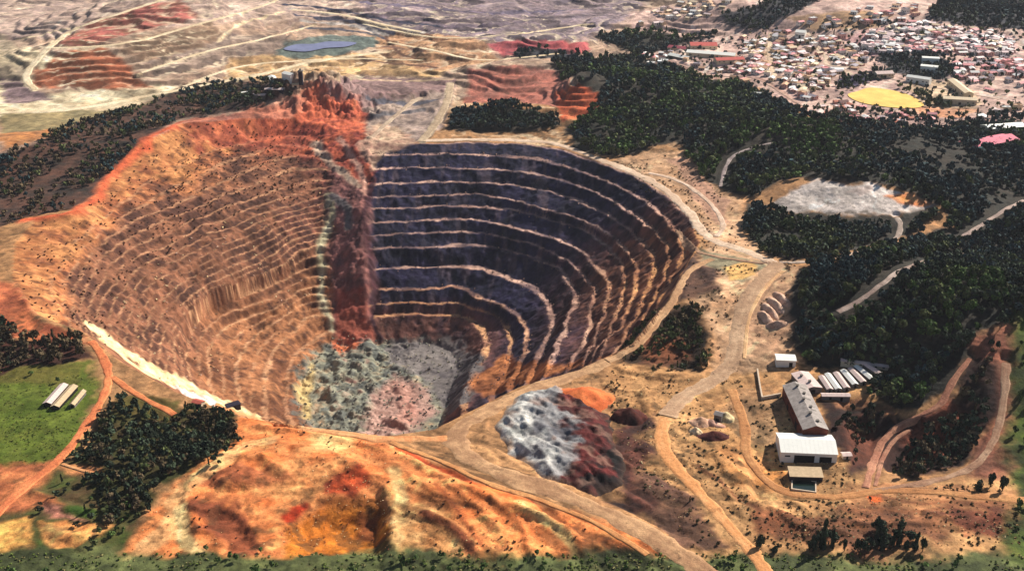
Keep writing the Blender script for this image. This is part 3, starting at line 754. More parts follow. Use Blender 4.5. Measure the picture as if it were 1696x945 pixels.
wm = np.clip(sstep(40, 150, X) * sstep(1300, 1120, Y) + sstep(8.5, 11, S) * .8, 0, 1)[:, None]
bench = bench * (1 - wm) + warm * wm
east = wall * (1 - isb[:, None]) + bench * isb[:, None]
# the chute
chute = mixc((150, 98, 90), (104, 68, 68), t)
mid = ((1 - wR) * (1 - wL))[:, None]
tot = wR[:, None] + wL[:, None] + mid
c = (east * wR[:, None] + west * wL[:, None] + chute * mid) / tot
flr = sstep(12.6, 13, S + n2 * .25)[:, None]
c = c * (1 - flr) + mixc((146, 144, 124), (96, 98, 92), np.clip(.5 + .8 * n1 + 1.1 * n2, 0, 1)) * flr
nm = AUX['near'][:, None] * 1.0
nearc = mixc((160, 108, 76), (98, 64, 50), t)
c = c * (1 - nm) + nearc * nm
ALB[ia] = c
pit_only = ingrid & ~gnear
# rubble at the head of the pit
area([(300, 200), (400, 186), (470, 160), (520, 140), (600, 168), (602, 235), (540, 275), (430, 240), (320, 240)], (216, 110, 78), (150, 70, 54), 10, 2.6, 1.6, .65)
area([(520, 150), (600, 172), (606, 215), (640, 236), (616, 262), (606, 310), (560, 290), (520, 230), (490, 190)], (202, 104, 72), (140, 64, 54), 6, 2.6, 1.6)
area([(590, 240), (625, 200), (660, 215), (690, 236), (640, 252), (616, 280)], (206, 176, 146), (170, 130, 112), 4, 2)
streak([(520, 238), (548, 270), (590, 306)], (206, 180, 156), (150, 110, 92), 12, 4, .8)
streak([(560, 230), (590, 270), (604, 320)], (170, 110, 92), (206, 160, 140), 8, 3, .8)
streak([(540, 325), (540, 380), (536, 440), (538, 500), (556, 545)], (206, 196, 164), (160, 150, 116), 9, 4, .9, only=pit_only)
streak([(545, 330), (575, 350), (580, 375)], (110, 104, 100), (90, 80, 84), 14, 4, .9, only=pit_only)
streak([(609, 300), (611, 400), (618, 480), (626, 560)], (58, 32, 42), (84, 46, 50), 9, 4, 1.2, only=pit_only)  # shadow line down the chute's right edge, painted in dark maroon
area([(562, 480), (606, 480), (618, 560), (560, 566)], (170, 92, 72), (140, 70, 60), 6, 2, only=pit_only)
area([(550, 560), (600, 566), (560, 585)], (206, 120, 80), (190, 100, 70), 4, only=pit_only)
# floor
area([(598, 715), (620, 660), (660, 622), (712, 640), (716, 680), (690, 715), (640, 722)], (182, 146, 132), (160, 124, 112), 7, 1.0, only=pit_only)
area([(650, 630), (690, 640), (690, 700), (655, 705), (660, 660)], (188, 122, 104), (176, 130, 114), 9, op=.6, only=pit_only)
area([(640, 566), (760, 566), (792, 596), (780, 660), (740, 690), (722, 640), (680, 610), (640, 600)], (84, 78, 80), (124, 116, 112), 7, 2.2, 1.4, only=pit_only)
area([(496, 690), (490, 640), (510, 600), (520, 640), (510, 690)], (214, 190, 130), (190, 160, 110), 4, only=pit_only)
area([(770, 640), (830, 590), (900, 600), (1000, 590), (900, 625), (800, 660)], (196, 124, 76), (140, 84, 52), 4, 2.2, only=pit_only)
# pale fines thrown along the near western rim
for pts, w in [([(150, 541), (175, 562), (215, 600), (290, 640), (345, 660), (400, 684)], 10), ([(170, 566), (240, 612), (310, 640), (390, 672)], 9), ([(250, 616), (330, 658), (372, 668)], 13), ([(160, 548), (230, 598), (300, 632)], 16), ([(300, 630), (360, 660), (420, 686)], 9)]:
    streak(pts, (244, 222, 176), (222, 182, 130), w, 3, .5)
streak([(300, 646), (350, 664)], (246, 226, 220), (236, 200, 190), 12, 3, .6)
streak([(40, 366), (130, 349), (180, 300), (230, 240), (300, 203)], (214, 104, 66), (190, 84, 54), 12, 6, .8)
# tracks, rills, worn patches and low weeds, with darker step faces and hollows, all over the worked ground
m_ = np.nonzero(outm & (gy < 3200) & (np.abs(gx) < 1600))[0]
xx, yy = gx[m_], gy[m_]
lum = ALB[m_] @ np.array((.3, .59, .11))
bare = sstep(.07, .14, lum)
scale = 1 + 1.4 * sstep(1200, 2200, yy)
r1 = 1 - np.abs(fbm(xx / scale, yy / scale, 40, 4, 161, .5)); r2 = 1 - np.abs(fbm(xx / scale + 400, yy / scale, 26, 4, 162, .55))
p1 = sstep(.18, .34, fbm(xx / scale, yy / scale, 44, 5, 163, .62)) * bare
p2 = sstep(.20, .36, fbm(xx / scale + 900, yy / scale, 30, 5, 164, .62)) * bare
k1 = (sstep(.90, .985, r1) * bare * .55)[:, None]; k2 = (sstep(.92, .985, r2) * bare * .45)[:, None]
a_ = ALB[m_]
a_ = a_ * (1 - .20 * p1[:, None])
a_ = a_ * (1 + .30 * p2[:, None])
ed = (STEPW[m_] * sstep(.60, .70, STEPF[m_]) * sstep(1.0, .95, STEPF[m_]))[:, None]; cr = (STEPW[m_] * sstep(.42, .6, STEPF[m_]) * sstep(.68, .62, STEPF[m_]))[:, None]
a_ = a_ * (1 - .32 * ed) * (1 + .30 * cr)  # step faces darker, their lips paler
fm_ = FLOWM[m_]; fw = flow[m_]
a_ = a_ * (1 - (.55 * fm_ * sstep(.05, .3, -fw))[:, None]) * (1 + (.35 * fm_ * sstep(.1, .4, fw))[:, None])  # flow hollows darker, crests paler
a_ = a_ * (1 - k1) + np.clip(a_ * np.array((1.6, 1.5, 1.45)), 0, .7) * k1
a_ = a_ * (1 - k2) + a_ * .42 * k2
wd_ = (sstep(.30, .50, fbm(xx, yy, 9, 3, 165)) * sstep(-.05, .3, fbm(xx, yy, 90, 3, 166)) * bare * sstep(2200, 1500, yy) * .6)[:, None]
a_ = a_ * (1 - wd_) + lin((66, 54, 36)) * wd_
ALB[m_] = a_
# fine gravel speckle and per-metre variation baked as soil colour
ALB *= (1 + .30 * np.clip(fbm(gx, gy, 5, 3, 140, .7), -1, 1) * nearf)[:, None]
ALB *= (1 + .22 * np.clip(fbm(gx, gy, 18, 3, 141, .6), -1, 1))[:, None]
ALB = np.clip(ALB * 1.0, .008, .85)
# ------------------------------------------------------------------ materials
def newmat(name):
    m = bpy.data.materials.new(name); m.use_nodes = True
    nt = m.node_tree
    b = nt.nodes['Principled BSDF']
    b.inputs['Roughness'].default_value = .9
    b.inputs['Specular IOR Level'].default_value = .15
    return m, nt, b


def attr_mat(name, attr, s1, s2, amp1, amp2, bump=.6, bdist=1.0, stones=0.0):
    """base colour from a soil map, broken up by noise in the ground's own metres"""
    m, nt, b = newmat(name)
    at = nt.nodes.new('ShaderNodeAttribute'); at.attribute_name = attr
    tc = nt.nodes.new('ShaderNodeTexCoord')
    out = at.outputs['Color']
    hs = []
    for sc, am in ((s1, amp1), (s2, amp2)):
        nz = nt.nodes.new('ShaderNodeTexNoise'); nz.inputs['Scale'].default_value = 1 / sc; nz.inputs['Detail'].default_value = 4; nz.inputs['Roughness'].default_value = .65
        nt.links.new(tc.outputs['Object'], nz.inputs['Vector'])
        mr = nt.nodes.new('ShaderNodeMapRange'); mr.inputs[1].default_value = .3; mr.inputs[2].default_value = .7
        mr.inputs[3].default_value = 1 - am; mr.inputs[4].default_value = 1 + am
        nt.links.new(nz.outputs['Fac'], mr.inputs[0])
        mx = nt.nodes.new('ShaderNodeVectorMath'); mx.operation = 'MULTIPLY'
        nt.links.new(out, mx.inputs[0]); nt.links.new(mr.outputs[0], mx.inputs[1])
        out = mx.outputs[0]; hs.append(nz)
    if stones:
        for sc, lo_, hi_, st in ((7.0, .60, .68, -stones), (4.0, .62, .70, stones * .9), (16.0, .58, .64, -stones * .6)):
            nz = nt.nodes.new('ShaderNodeTexNoise'); nz.inputs['Scale'].default_value = 1 / sc; nz.inputs['Detail'].default_value = 6; nz.inputs['Roughness'].default_value = .72
            nt.links.new(tc.outputs['Object'], nz.inputs['Vector'])
            mr = nt.nodes.new('ShaderNodeMapRange'); mr.inputs[1].default_value = lo_; mr.inputs[2].default_value = hi_; mr.inputs[3].default_value = 1; mr.inputs[4].default_value = 1 + st
            nt.links.new(nz.outputs['Fac'], mr.inputs[0])
            mx = nt.nodes.new('ShaderNodeVectorMath'); mx.operation = 'MULTIPLY'
            nt.links.new(out, mx.inputs[0]); nt.links.new(mr.outputs[0], mx.inputs[1]); out = mx.outputs[0]
    nt.links.new(out, b.inputs['Base Color'])
    bp = nt.nodes.new('ShaderNodeBump'); bp.inputs['Strength'].default_value = bump; bp.inputs['Distance'].default_value = bdist
    nt.links.new(hs[0].outputs['Fac'], bp.inputs['Height'])
    bp2 = nt.nodes.new('ShaderNodeBump'); bp2.inputs['Strength'].default_value = bump * .7; bp2.inputs['Distance'].default_value = bdist * .5
    nt.links.new(hs[1].outputs['Fac'], bp2.inputs['Height']); nt.links.new(bp.outputs[0], bp2.inputs['Normal'])
    nt.links.new(bp2.outputs[0], b.inputs['Normal'])
    return m


_MC = {}


def flat_mat(name, rgb, var=.15, scale=3.0, rough=.8, spec=.2, metal=0.0, bump=.15, vary_obj=0.0):
    if name in _MC:
        return _MC[name]
    m, nt, b = newmat(name)
    tc = nt.nodes.new('ShaderNodeTexCoord')
    nz = nt.nodes.new('ShaderNodeTexNoise'); nz.inputs['Scale'].default_value = 1 / scale; nz.inputs['Detail'].default_value = 5; nz.inputs['Roughness'].default_value = .7
    nt.links.new(tc.outputs['Object'], nz.inputs['Vector'])
    mr = nt.nodes.new('ShaderNodeMapRange'); mr.inputs[1].default_value = .3; mr.inputs[2].default_value = .7
    mr.inputs[3].default_value = 1 - var; mr.inputs[4].default_value = 1 + var
    nt.links.new(nz.outputs['Fac'], mr.inputs[0])
    mx = nt.nodes.new('ShaderNodeVectorMath'); mx.operation = 'MULTIPLY'
    mx.inputs[0].default_value = tuple(np.clip(lin(rgb), .004, .85)); nt.links.new(mr.outputs[0], mx.inputs[1])
    out = mx.outputs[0]
    if vary_obj:
        oi = nt.nodes.new('ShaderNodeObjectInfo')
        m2 = nt.nodes.new('ShaderNodeMapRange'); m2.inputs[3].default_value = 1 - vary_obj; m2.inputs[4].default_value = 1 + vary_obj
        nt.links.new(oi.outputs['Random'], m2.inputs[0])
        v2 = nt.nodes.new('ShaderNodeVectorMath'); v2.operation = 'MULTIPLY'
        nt.links.new(out, v2.inputs[0]); nt.links.new(m2.outputs[0], v2.inputs[1]); out = v2.outputs[0]
    nt.links.new(out, b.inputs['Base Color'])
    b.inputs['Roughness'].default_value = rough; b.inputs['Specular IOR Level'].default_value = spec; b.inputs['Metallic'].default_value = metal
    if bump:
        bp = nt.nodes.new('ShaderNodeBump'); bp.inputs['Strength'].default_value = bump; bp.inputs['Distance'].default_value = .3
        nt.links.new(nz.outputs['Fac'], bp.inputs['Height']); nt.links.new(bp.outputs[0], b.inputs['Normal'])
    _MC[name] = m
    return m


def grid_mesh(name, verts, n_rows, n_cols, mat, colors=None, attr='soil', smooth=True):
    me = bpy.data.meshes.new(name)
    nv = len(verts)
    i = np.arange((n_rows - 1) * (n_cols - 1)); r = i // (n_cols - 1); c = i % (n_cols - 1)
    a = r * n_cols + c
    q = np.stack([a, a + 1, a + n_cols + 1, a + n_cols], -1).ravel()
    nf = len(i)
    me.vertices.add(nv); me.vertices.foreach_set('co', np.asarray(verts, np.float32).ravel())
    me.loops.add(nf * 4); me.loops.foreach_set('vertex_index', q.astype(np.int32))
    me.polygons.add(nf); me.polygons.foreach_set('loop_start', (np.arange(nf) * 4).astype(np.int32))
    me.update(calc_edges=True)
    if smooth:
        me.polygons.foreach_set('use_smooth', np.ones(nf, bool))
    if colors is not None:
        ca = me.color_attributes.new(attr, 'FLOAT_COLOR', 'POINT')
        ca.data.foreach_set('color', np.concatenate([colors, np.ones((nv, 1))], 1).astype(np.float32).ravel())
    me.materials.append(mat)
    o = bpy.data.objects.new(name, me); COL.objects.link(o)
    return o


M_SOIL = attr_mat('soil_and_rock', 'soil', 3.2, .9, .16, .20, .7, .9, .55)
g = grid_mesh('ground', np.stack([gx, gy, gz], -1), ny, nx, M_SOIL, ALB)
g['kind'] = 'structure'
# ------------------------------------------------------------------ object tools
class MB:
    def __init__(s):
        s.v = []; s.f = []; s.m = []

    def quad(s, a, b, c, d, m=0):
        n = len(s.v); s.v += [a, b, c, d]; s.f.append((n, n + 1, n + 2, n + 3)); s.m.append(m)

    def poly(s, pts, m=0):
        n = len(s.v); s.v += list(pts); s.f.append(tuple(range(n, n + len(pts)))); s.m.append(m)

    def box(s, x0, x1, y0, y1, z0, z1, m=0, bottom=False):
        n = len(s.v)
        s.v += [(x0, y0, z0), (x1, y0, z0), (x1, y1, z0), (x0, y1, z0), (x0, y0, z1), (x1, y0, z1), (x1, y1, z1), (x0, y1, z1)]
        fs = [(0, 1, 5, 4), (1, 2, 6, 5), (2, 3, 7, 6), (3, 0, 4, 7), (4, 5, 6, 7)] + ([(3, 2, 1, 0)] if bottom else [])
        s.f += [tuple(n + i for i in f) for f in fs]; s.m += [m] * len(fs)

    def cyl(s, cx, cy, z0, z1, r0, r1, n=16, m=0, cap=True):
        k = len(s.v)
        for i in range(n):
            a = 2 * math.pi * i / n; s.v.append((cx + r0 * math.cos(a), cy + r0 * math.sin(a), z0))
        for i in range(n):
            a = 2 * math.pi * i / n; s.v.append((cx + r1 * math.cos(a), cy + r1 * math.sin(a), z1))
        for i in range(n):
            j = (i + 1) % n; s.f.append((k + i, k + j, k + n + j, k + n + i)); s.m.append(m)
        if cap:
            s.f.append(tuple(k + n + i for i in range(n))); s.m.append(m)

    def mesh(s, name, mats):
        me = bpy.data.meshes.new(name)
        me.from_pydata([tuple(map(float, p)) for p in s.v], [], s.f)
        for mt in mats:
            me.materials.append(mt)
        me.polygons.foreach_set('material_index', s.m)
        me.update()
        return me


def link(name, me, parent=None, loc=None, rz=None):
    o = bpy.data.objects.new(name, me); COL.objects.link(o)
    if parent is not None:
        o.parent = parent
    if loc is not None:
        o.location = loc
    if rz is not None:
        o.rotation_euler = (0, 0, rz)
    return o


def root(name, label, cat, loc=(0, 0, 0), rz=0.0, group=None):
    o = link(name, None, None, loc, rz)
    o['label'] = label; o['category'] = cat
    if group:
        o['group'] = group
    return o


def tag(o, label, cat, group=None):
    o['label'] = label; o['category'] = cat
    if group:
        o['group'] = group
    return o


def G1(px, py):
    return ground(px, py)[0]


# ------------------------------------------------------------------ roads and tracks, laid on the ground
def road(name, w, rgb1, rgb2, width, step=3.0):
    seg = np.r_[0, np.cumsum(np.hypot(*np.diff(w, axis=0).T))]
    n = max(4, int(seg[-1] / step))
    t = np.linspace(0, seg[-1], n)
    x = np.interp(t, seg, w[:, 0]); y = np.interp(t, seg, w[:, 1])
    k = np.ones(7) / 7
    for _ in range(2):
        x = np.convolve(np.pad(x, 3, mode='edge'), k, 'valid'); y = np.convolve(np.pad(y, 3, mode='edge'), k, 'valid')
    tx = np.gradient(x); ty = np.gradient(y); L = np.hypot(tx, ty) + 1e-6
    nxv, nyv = -ty / L, tx / L
    us = np.array([-1, -.82, -.55, -.27, 0, .27, .55, .82, 1.0])
    wv = width / 2 * (1 + .22 * fbm(x, y, 25, 3, 300))
    jl = 1 + .25 * fbm(x + 50, y, 9, 2, 301); jr = 1 + .25 * fbm(x - 50, y, 9, 2, 302)
    V = []; Cc = []
    cc = np.zeros((n, len(us)))
    for q, u in enumerate(us):
        off = u * wv * (jl if u < 0 else jr)
        X = x + nxv * off; Y = y + nyv * off
        lift = .55 if abs(u) < .7 else (.42 if abs(u) < .9 else -.25)
        V.append(np.stack([X, Y, height(X, Y) + lift], -1))
        rut = .30 if abs(abs(u) - .4) < .2 else -.05
        tt = np.clip(.5 + .8 * fbm(X, Y, 22, 4, 310) + .5 * fbm(X, Y, 5, 3, 311) + rut, 0, 1)[:, None]
        Cc.append(lin(rgb1) * (1 - tt) + lin(rgb2) * tt)
    V = np.stack(V, 1).reshape(-1, 3); Cc = np.stack(Cc, 1).reshape(-1, 3)
    V = V.reshape(n, len(us), 3)[:, ::-1].reshape(-1, 3); Cc = Cc.reshape(n, len(us), 3)[:, ::-1].reshape(-1, 3)
    o = grid_mesh(name, V, n, len(us), M_SOIL, np.clip(Cc * .95, .01, .85))
    o['kind'] = 'structure'
    ROADS.append((np.stack([x, y], -1), width))
    return o


ROADS = []
for _n, _p, _a, _b, _w in ROADDEF:
    road(_n, _p, _a, _b, _w)
# ------------------------------------------------------------------ trees
def unit_crown(nq, size, seed, tall=False):
    """leaf clumps spread through a lumpy crown of unit radius, base at z=0, top near z=2; returns quads (nq,4,3)"""
    r = np.random.default_rng(seed)
    nl = 6
    lc = r.normal(0, .36, (nl, 3)); lc[:, 2] = r.uniform(.55, 1.45, nl); lc[0] = (0, 0, 1.0)
    lr = r.uniform(.42, .66, nl)
    if tall:
        lc[:, :2] *= .45; lc[:, 2] = np.linspace(.35, 1.75, nl); lr = np.linspace(.6, .28, nl)
    q = []
    li = r.integers(0, nl, nq)
    d = r.normal(0, 1, (nq, 3)); d /= np.linalg.norm(d, axis=1)[:, None]
    d[:, 2] = np.where(r.random(nq) < .6, np.abs(d[:, 2]), d[:, 2])
    c = lc[li] + d * lr[li][:, None] * r.uniform(.7, 1.08, nq)[:, None]
    nrm = d + r.normal(0, .45, (nq, 3)); nrm /= np.linalg.norm(nrm, axis=1)[:, None]
    up = r.normal(0, 1, (nq, 3)); t1 = np.cross(nrm, up); t1 /= np.linalg.norm(t1, axis=1)[:, None]; t2 = np.cross(nrm, t1)
    sz = size * r.uniform(.6, 1.3, nq)[:, None]
    t1 = t1 * sz; t2 = t2 * sz * r.uniform(.6, 1, (nq, 1))
    return np.stack([c - t1 - t2 * .6, c + t1 * .8 - t2, c + t1 + t2 * .7, c - t1 * .7 + t2], 1), lc, lr


def crown_faces(nq, size, seed, tall=False):
    q, lc, lr = unit_crown(nq, size, seed, tall)
    # inner masses so that the crown is not see-through in the middle
    core = []
    for c, rad in zip(lc, lr):
        rad = rad * .74
        top = c + (0, 0, rad); bot = c - (0, 0, rad)
        ring = [c + (rad * math.cos(a), rad * math.sin(a), 0) for a in np.arange(5) * 2 * math.pi / 5 + c[0] * 9]
        for i in range(5):
            core.append([ring[i], ring[(i + 1) % 5], top, top]); core.append([ring[(i + 1) % 5], ring[i], bot, bot])
    return np.concatenate([q, np.array(core)], 0)


def quads_mesh(name, Q, mat, cols=None):
    n = len(Q)
    me = bpy.data.meshes.new(name)
    me.vertices.add(n * 4); me.vertices.foreach_set('co', Q.reshape(-1).astype(np.float32))
    me.loops.add(n * 4); me.loops.foreach_set('vertex_index', np.arange(n * 4, dtype=np.int32))
    me.polygons.add(n); me.polygons.foreach_set('loop_start', (np.arange(n) * 4).astype(np.int32))
    me.update(calc_edges=True)
    if cols is not None:
        ca = me.color_attributes.new('leaf', 'FLOAT_COLOR', 'POINT')
        ca.data.foreach_set('color', np.repeat(np.concatenate([cols, np.ones((n, 1))], 1), 4, 0).astype(np.float32).ravel())
    me.materials.append(mat)
    return me


M_LEAF = attr_mat('leaves', 'leaf', 2.5, .8, .3, .3, 0.0)
M_BARK = flat_mat('bark', (84, 66, 52), .3, .6)
LEAFC = [(46, 56, 42), (72, 78, 46), (36, 52, 54), (80, 68, 50), (66, 84, 42), (96, 84, 56)]


def jitter_points(poly_px, spacing, keep=.95, noise_scale=45, seed=1, edge=0.0):
    w = gpoly(poly_px)[:, :2]
    mn = w.min(0); mx = w.max(0)
    X, Y = np.meshgrid(np.arange(mn[0], mx[0], spacing), np.arange(mn[1], mx[1], spacing))
    r = np.random.default_rng(seed)
    X = X.ravel() + r.uniform(-.48, .48, X.size) * spacing; Y = Y.ravel() + r.uniform(-.48, .48, Y.size) * spacing
    Xw = X + fbm(X, Y, 30, 3, 501) * 8; Yw = Y + fbm(X, Y, 30, 3, 502) * 8
    m = inside(w, Xw, Yw)
    X = X[m]; Y = Y[m]
    p = keep + .55 * (fbm(X, Y, noise_scale, 3, 503 + seed) - .15) if keep < .94 else keep + .35 * np.minimum(0, fbm(X, Y, noise_scale, 3, 503 + seed) + .25)
    p = p * (1 - (.85 if spacing < 8 and len(X) > 250 else 0) * sstep(.42, .60, fbm(X, Y, 70, 4, 540 + seed, .6)))
    m = r.random(len(X)) < p
    return X[m], Y[m]


TREES = []   # x, y, radius, height, wood, tint index, tall
SKIP = [(np.array(gpoly(pp)[:, :2])) for pp in (
    [(1262, 344), (1296, 314), (1346, 292), (1400, 294), (1446, 298), (1506, 320), (1566, 346), (1506, 368), (1400, 371), (1326, 362)], [(1400, 160), (1420, 150), (1446, 143), (1502, 153), (1536, 174), (1510, 183), (1470, 181), (1424, 174)])]


def road_clear(X, Y, pad=1.0):
    m = np.ones(len(X), bool)
    for line, w in ROADS:
        mn = line.min(0) - w - 6; mx = line.max(0) + w + 6
        s = np.nonzero((X > mn[0]) & (X < mx[0]) & (Y > mn[1]) & (Y < mx[1]))[0]
        if len(s):
            d = dist_poly(line[::3], X[s], Y[s], False)
            m[s[d < w / 2 + pad + (5.5 if w < 8 else 2)]] = False
    return m


def plant(wood, spacing, hmin, hmax, keep, seed, tints=(0, 1, 2), tall=.1, poly=None, wide=.36):
    X, Y = jitter_points(poly or WOODS[wood], spacing, keep, 45, seed)
    m = road_clear(X, Y, 2.0)
    for sk in SKIP:
        m &= ~inside(sk, X, Y)
    X = X[m]; Y = Y[m]
    r = np.random.default_rng(seed + 900)
    h = r.uniform(hmin, hmax, len(X)) * (1 + .18 * fbm(X, Y, 50, 2, 520))
    patch = fbm(X, Y, 80, 4, 530, .6)
    for x, y, hh, pt_ in zip(X, Y, h, patch):
        tl = r.random() < tall
        TREES.append((x, y, hh * (wide * .55 if tl else wide * r.uniform(.85, 1.25)), hh * (1.15 if tl else 1), wood, tints[int(np.clip((pt_ * .9 + .5 + r.normal(0, .22)) * len(tints), 0, len(tints) - 1))], tl))


plant('east', 7.0, 6, 14, .93, 1, (2, 2, 0, 0, 1, 4), .03)
plant('mound', 6.0, 6, 12, .96, 2, (2, 0, 0, 1), .03)
plant('south', 6.2, 6, 14, .95, 3, (2, 0, 0, 1, 4), .03)
plant('west', 7.0, 5, 12, .60, 4, (0, 1, 2, 3), .04)
plant('centre', 7.5, 8, 13, .97, 5, (0, 2))
plant('meadow', 5.2, 5, 9.5, .9, 6, (0, 0, 1, 3, 0))
plant('edge', 6.0, 8, 12, .9, 7, (0, 0, 3))
plant('ravine', 6.0, 4, 10, .75, 8, (0, 3, 0))
plant('hollow', 4.6, 3, 8, .97, 9, (1, 3, 0))
plant('upper', 12, 9, 15, .97, 10, (2, 2, 0))
plant('skyline', 12, 9, 15, .97, 11, (2, 2, 0))
plant('park', 10, 8, 13, .93, 12, (2, 2, 0))
plant('strip', 10, 8, 13, .93, 13, (2, 0))
plant('copse', 10, 7, 12, .9, 14, (2, 0), poly=[(1448, 116), (1480, 122), (1440, 140), (1385, 146), (1385, 128)])
plant('town', 15, 5, 10, .6, 15, (2, 0, 1), poly=[(1060, 70), (1250, 40), (1500, 30), (1850, 70), (1850, 215), (1400, 200), (1330, 185), (1240, 138), (1100, 110)])
plant('field_edge', 12, 7, 12, .75, 16, (2, 0, 0), poly=[(1380, 178), (1560, 190), (1700, 190), (1700, 225), (1560, 214), (1480, 220), (1400, 208), (1370, 196)])
plant('field_back', 9, 7, 11, .9, 17, (2, 0, 1), poly=[(1490, 150), (1520, 150), (1580, 172), (1576, 178), (1540, 180)])
plant('meadow_edge', 7, 4, 8, .35, 18, (1, 4, 0), poly=[(40, 598), (150, 600), (150, 640), (80, 640), (30, 620)])
plant('meadow', 5.2, 4, 8, .8, 28, (0, 0, 3), poly=[(300, 668), (388, 690), (392, 735), (345, 770), (320, 760)])
plant('lower_left', 6, 3, 6, .5, 19, (1, 4, 0), poly=[(110, 785), (230, 800), (225, 870), (150, 910), (90, 840), (40, 850)])
plant('verge', 7, 3, 7, .30, 20, (1, 4, 4), poly=[(-60, 918), (600, 917), (1200, 920), (1760, 918), (1760, 960), (-60, 960)])
plant('east_edge', 8, 4, 9, .45, 21, (1, 4, 4), poly=[(1674, 500), (1760, 520), (1900, 520), (1900, 930), (1676, 930)])
plant('yard_scrub', 9, 2.5, 5, .22, 22, (3, 1, 5), poly=[(1040, 780), (1110, 790), (1190, 880), (1240, 915), (1110, 915), (1060, 860)])
plant('ravine', 5.5, 4, 9, .88, 26, (0, 0, 3), poly=[(1388, 684), (1450, 690), (1480, 705), (1450, 750), (1436, 790), (1410, 770)])
plant('ravine', 5.5, 4, 9, .9, 27, (0, 0, 3), poly=[(1500, 735), (1560, 690), (1610, 690), (1600, 750), (1560, 780), (1500, 785)])
plant('sump', 6, 3, 6, .6, 29, (0, 3, 3), poly=[(1010, 690), (1056, 700), (1072, 760), (1060, 840), (1040, 810), (1040, 760)])
plant('row_bushes', 5.5, 5, 10, .8, 24, (0, 0, 3), .15, poly=[(1340, 885), (1440, 872), (1540, 880), (1545, 914), (1340, 914)])
plant('sump', 5, 4, 8, .8, 25, (0, 0, 3), poly=[(1020, 800), (1050, 810), (1052, 850), (1030, 850)])
plant('mine_plant', 10, 6, 10, .5, 23, (0, 2), poly=[(395, 150), (470, 158), (500, 150), (480, 165), (400, 176)])
# the row of tall dark trees at the near right, traced one by one: foot x, foot y, height px
ROW = [(1362, 908, 46, 9), (1345, 912, 30, 12), (1378, 905, 26, 9), (1398, 912, 22, 9), (1420, 912, 20, 11), (1452, 900, 40, 10), (1460, 910, 34, 9), (1488, 904, 34, 8), (1500, 912, 24, 9),
       (1516, 910, 28, 7), (1528, 912, 22, 8), (1258, 905, 24, 16), (1283, 914, 14, 12), (1640, 806, 22, 14), (1622, 812, 18, 14), (1660, 812, 24, 14)]
for fx, fy, hp, wp in ROW:
    p = G1(fx, fy); d = math.sqrt(p[0] ** 2 + p[1] ** 2 + (CAMZ - p[2]) ** 2)
    hh = hp * d / FPX / math.cos(RAD(33))
    TREES.append((p[0], p[1], max(wp / 2 * d / FPX, hh * .17), hh, 'row', 0, hp > 25 and wp < 12))

TX = np.array([t[0] for t in TREES]); TY = np.array([t[1] for t in TREES]); TR = np.array([t[2] for t in TREES]); TH = np.array([t[3] for t in TREES])
TZ = height(TX, TY) - .25
TT = np.array([t[5] for t in TREES]); TL = np.array([t[6] for t in TREES]); TW = np.array([t[4] for t in TREES])
pu, pv, pf = project(TX, TY, TZ + TH * .6)
app = np.where((pu > 2) & (pu < PHW - 2) & (pv > 2) & (pv < PHH - 2), TH * TR ** .5 / pf ** 1.5, 0)
app[TW == 'row'] += 1
order = np.argsort(-app)
solo = np.zeros(len(TREES), bool); solo[order[:290]] = True
print('trees', len(TREES), {k: int((TW == k).sum()) for k in set(TW)}, 'solo', {k: int(((TW == k) & solo).sum()) for k in set(TW)})

# ---- single trees
CROWNS = {}
_cq = {(tl, v): crown_faces(260 if not tl else 200, .19 if not tl else .2, 40 + v + 10 * tl, tl) for tl in (False, True) for v in range(4)}


def crown_mesh(tl, v, ti):
    k = (tl, v, ti)
    if k not in CROWNS:
        Q = _cq[(tl, v)]
        r = np.random.default_rng(v * 7 + ti)
        cols = lin(LEAFC[ti]) * r.uniform(.5, 2.2, (len(Q), 1)) * (1 + r.uniform(-.15, .15, (len(Q), 3)))  # wide random face tint paints lit highlights into the leaves
        CROWNS[k] = quads_mesh('tree_crown', Q, M_LEAF, np.clip(cols, .012, .22))
    return CROWNS[k]


def trunk_mesh():
    b = MB()
    b.cyl(0, 0, -.03, .55, .032, .02, 7); b.cyl(0, 0, .55, .8, .02, .008, 6)
    for a in range(4):
        an = a * 1.57 + .4
        p0 = np.array((0, 0, .38 + .07 * a)); p1 = p0 + np.array((math.cos(an) * .22, math.sin(an) * .22, .2))
        s = .009
        for k in range(3):
            a0 = k * 2.09; a1 = (k + 1) * 2.09
            o0 = np.array((math.cos(a0) * s, math.sin(a0) * s, 0)); o1 = np.array((math.cos(a1) * s, math.sin(a1) * s, 0))
            b.quad(p0 + o0, p0 + o1, p1 + o1 * .5, p1 + o0 * .5)
    return b.mesh('tree_trunk', [M_BARK])


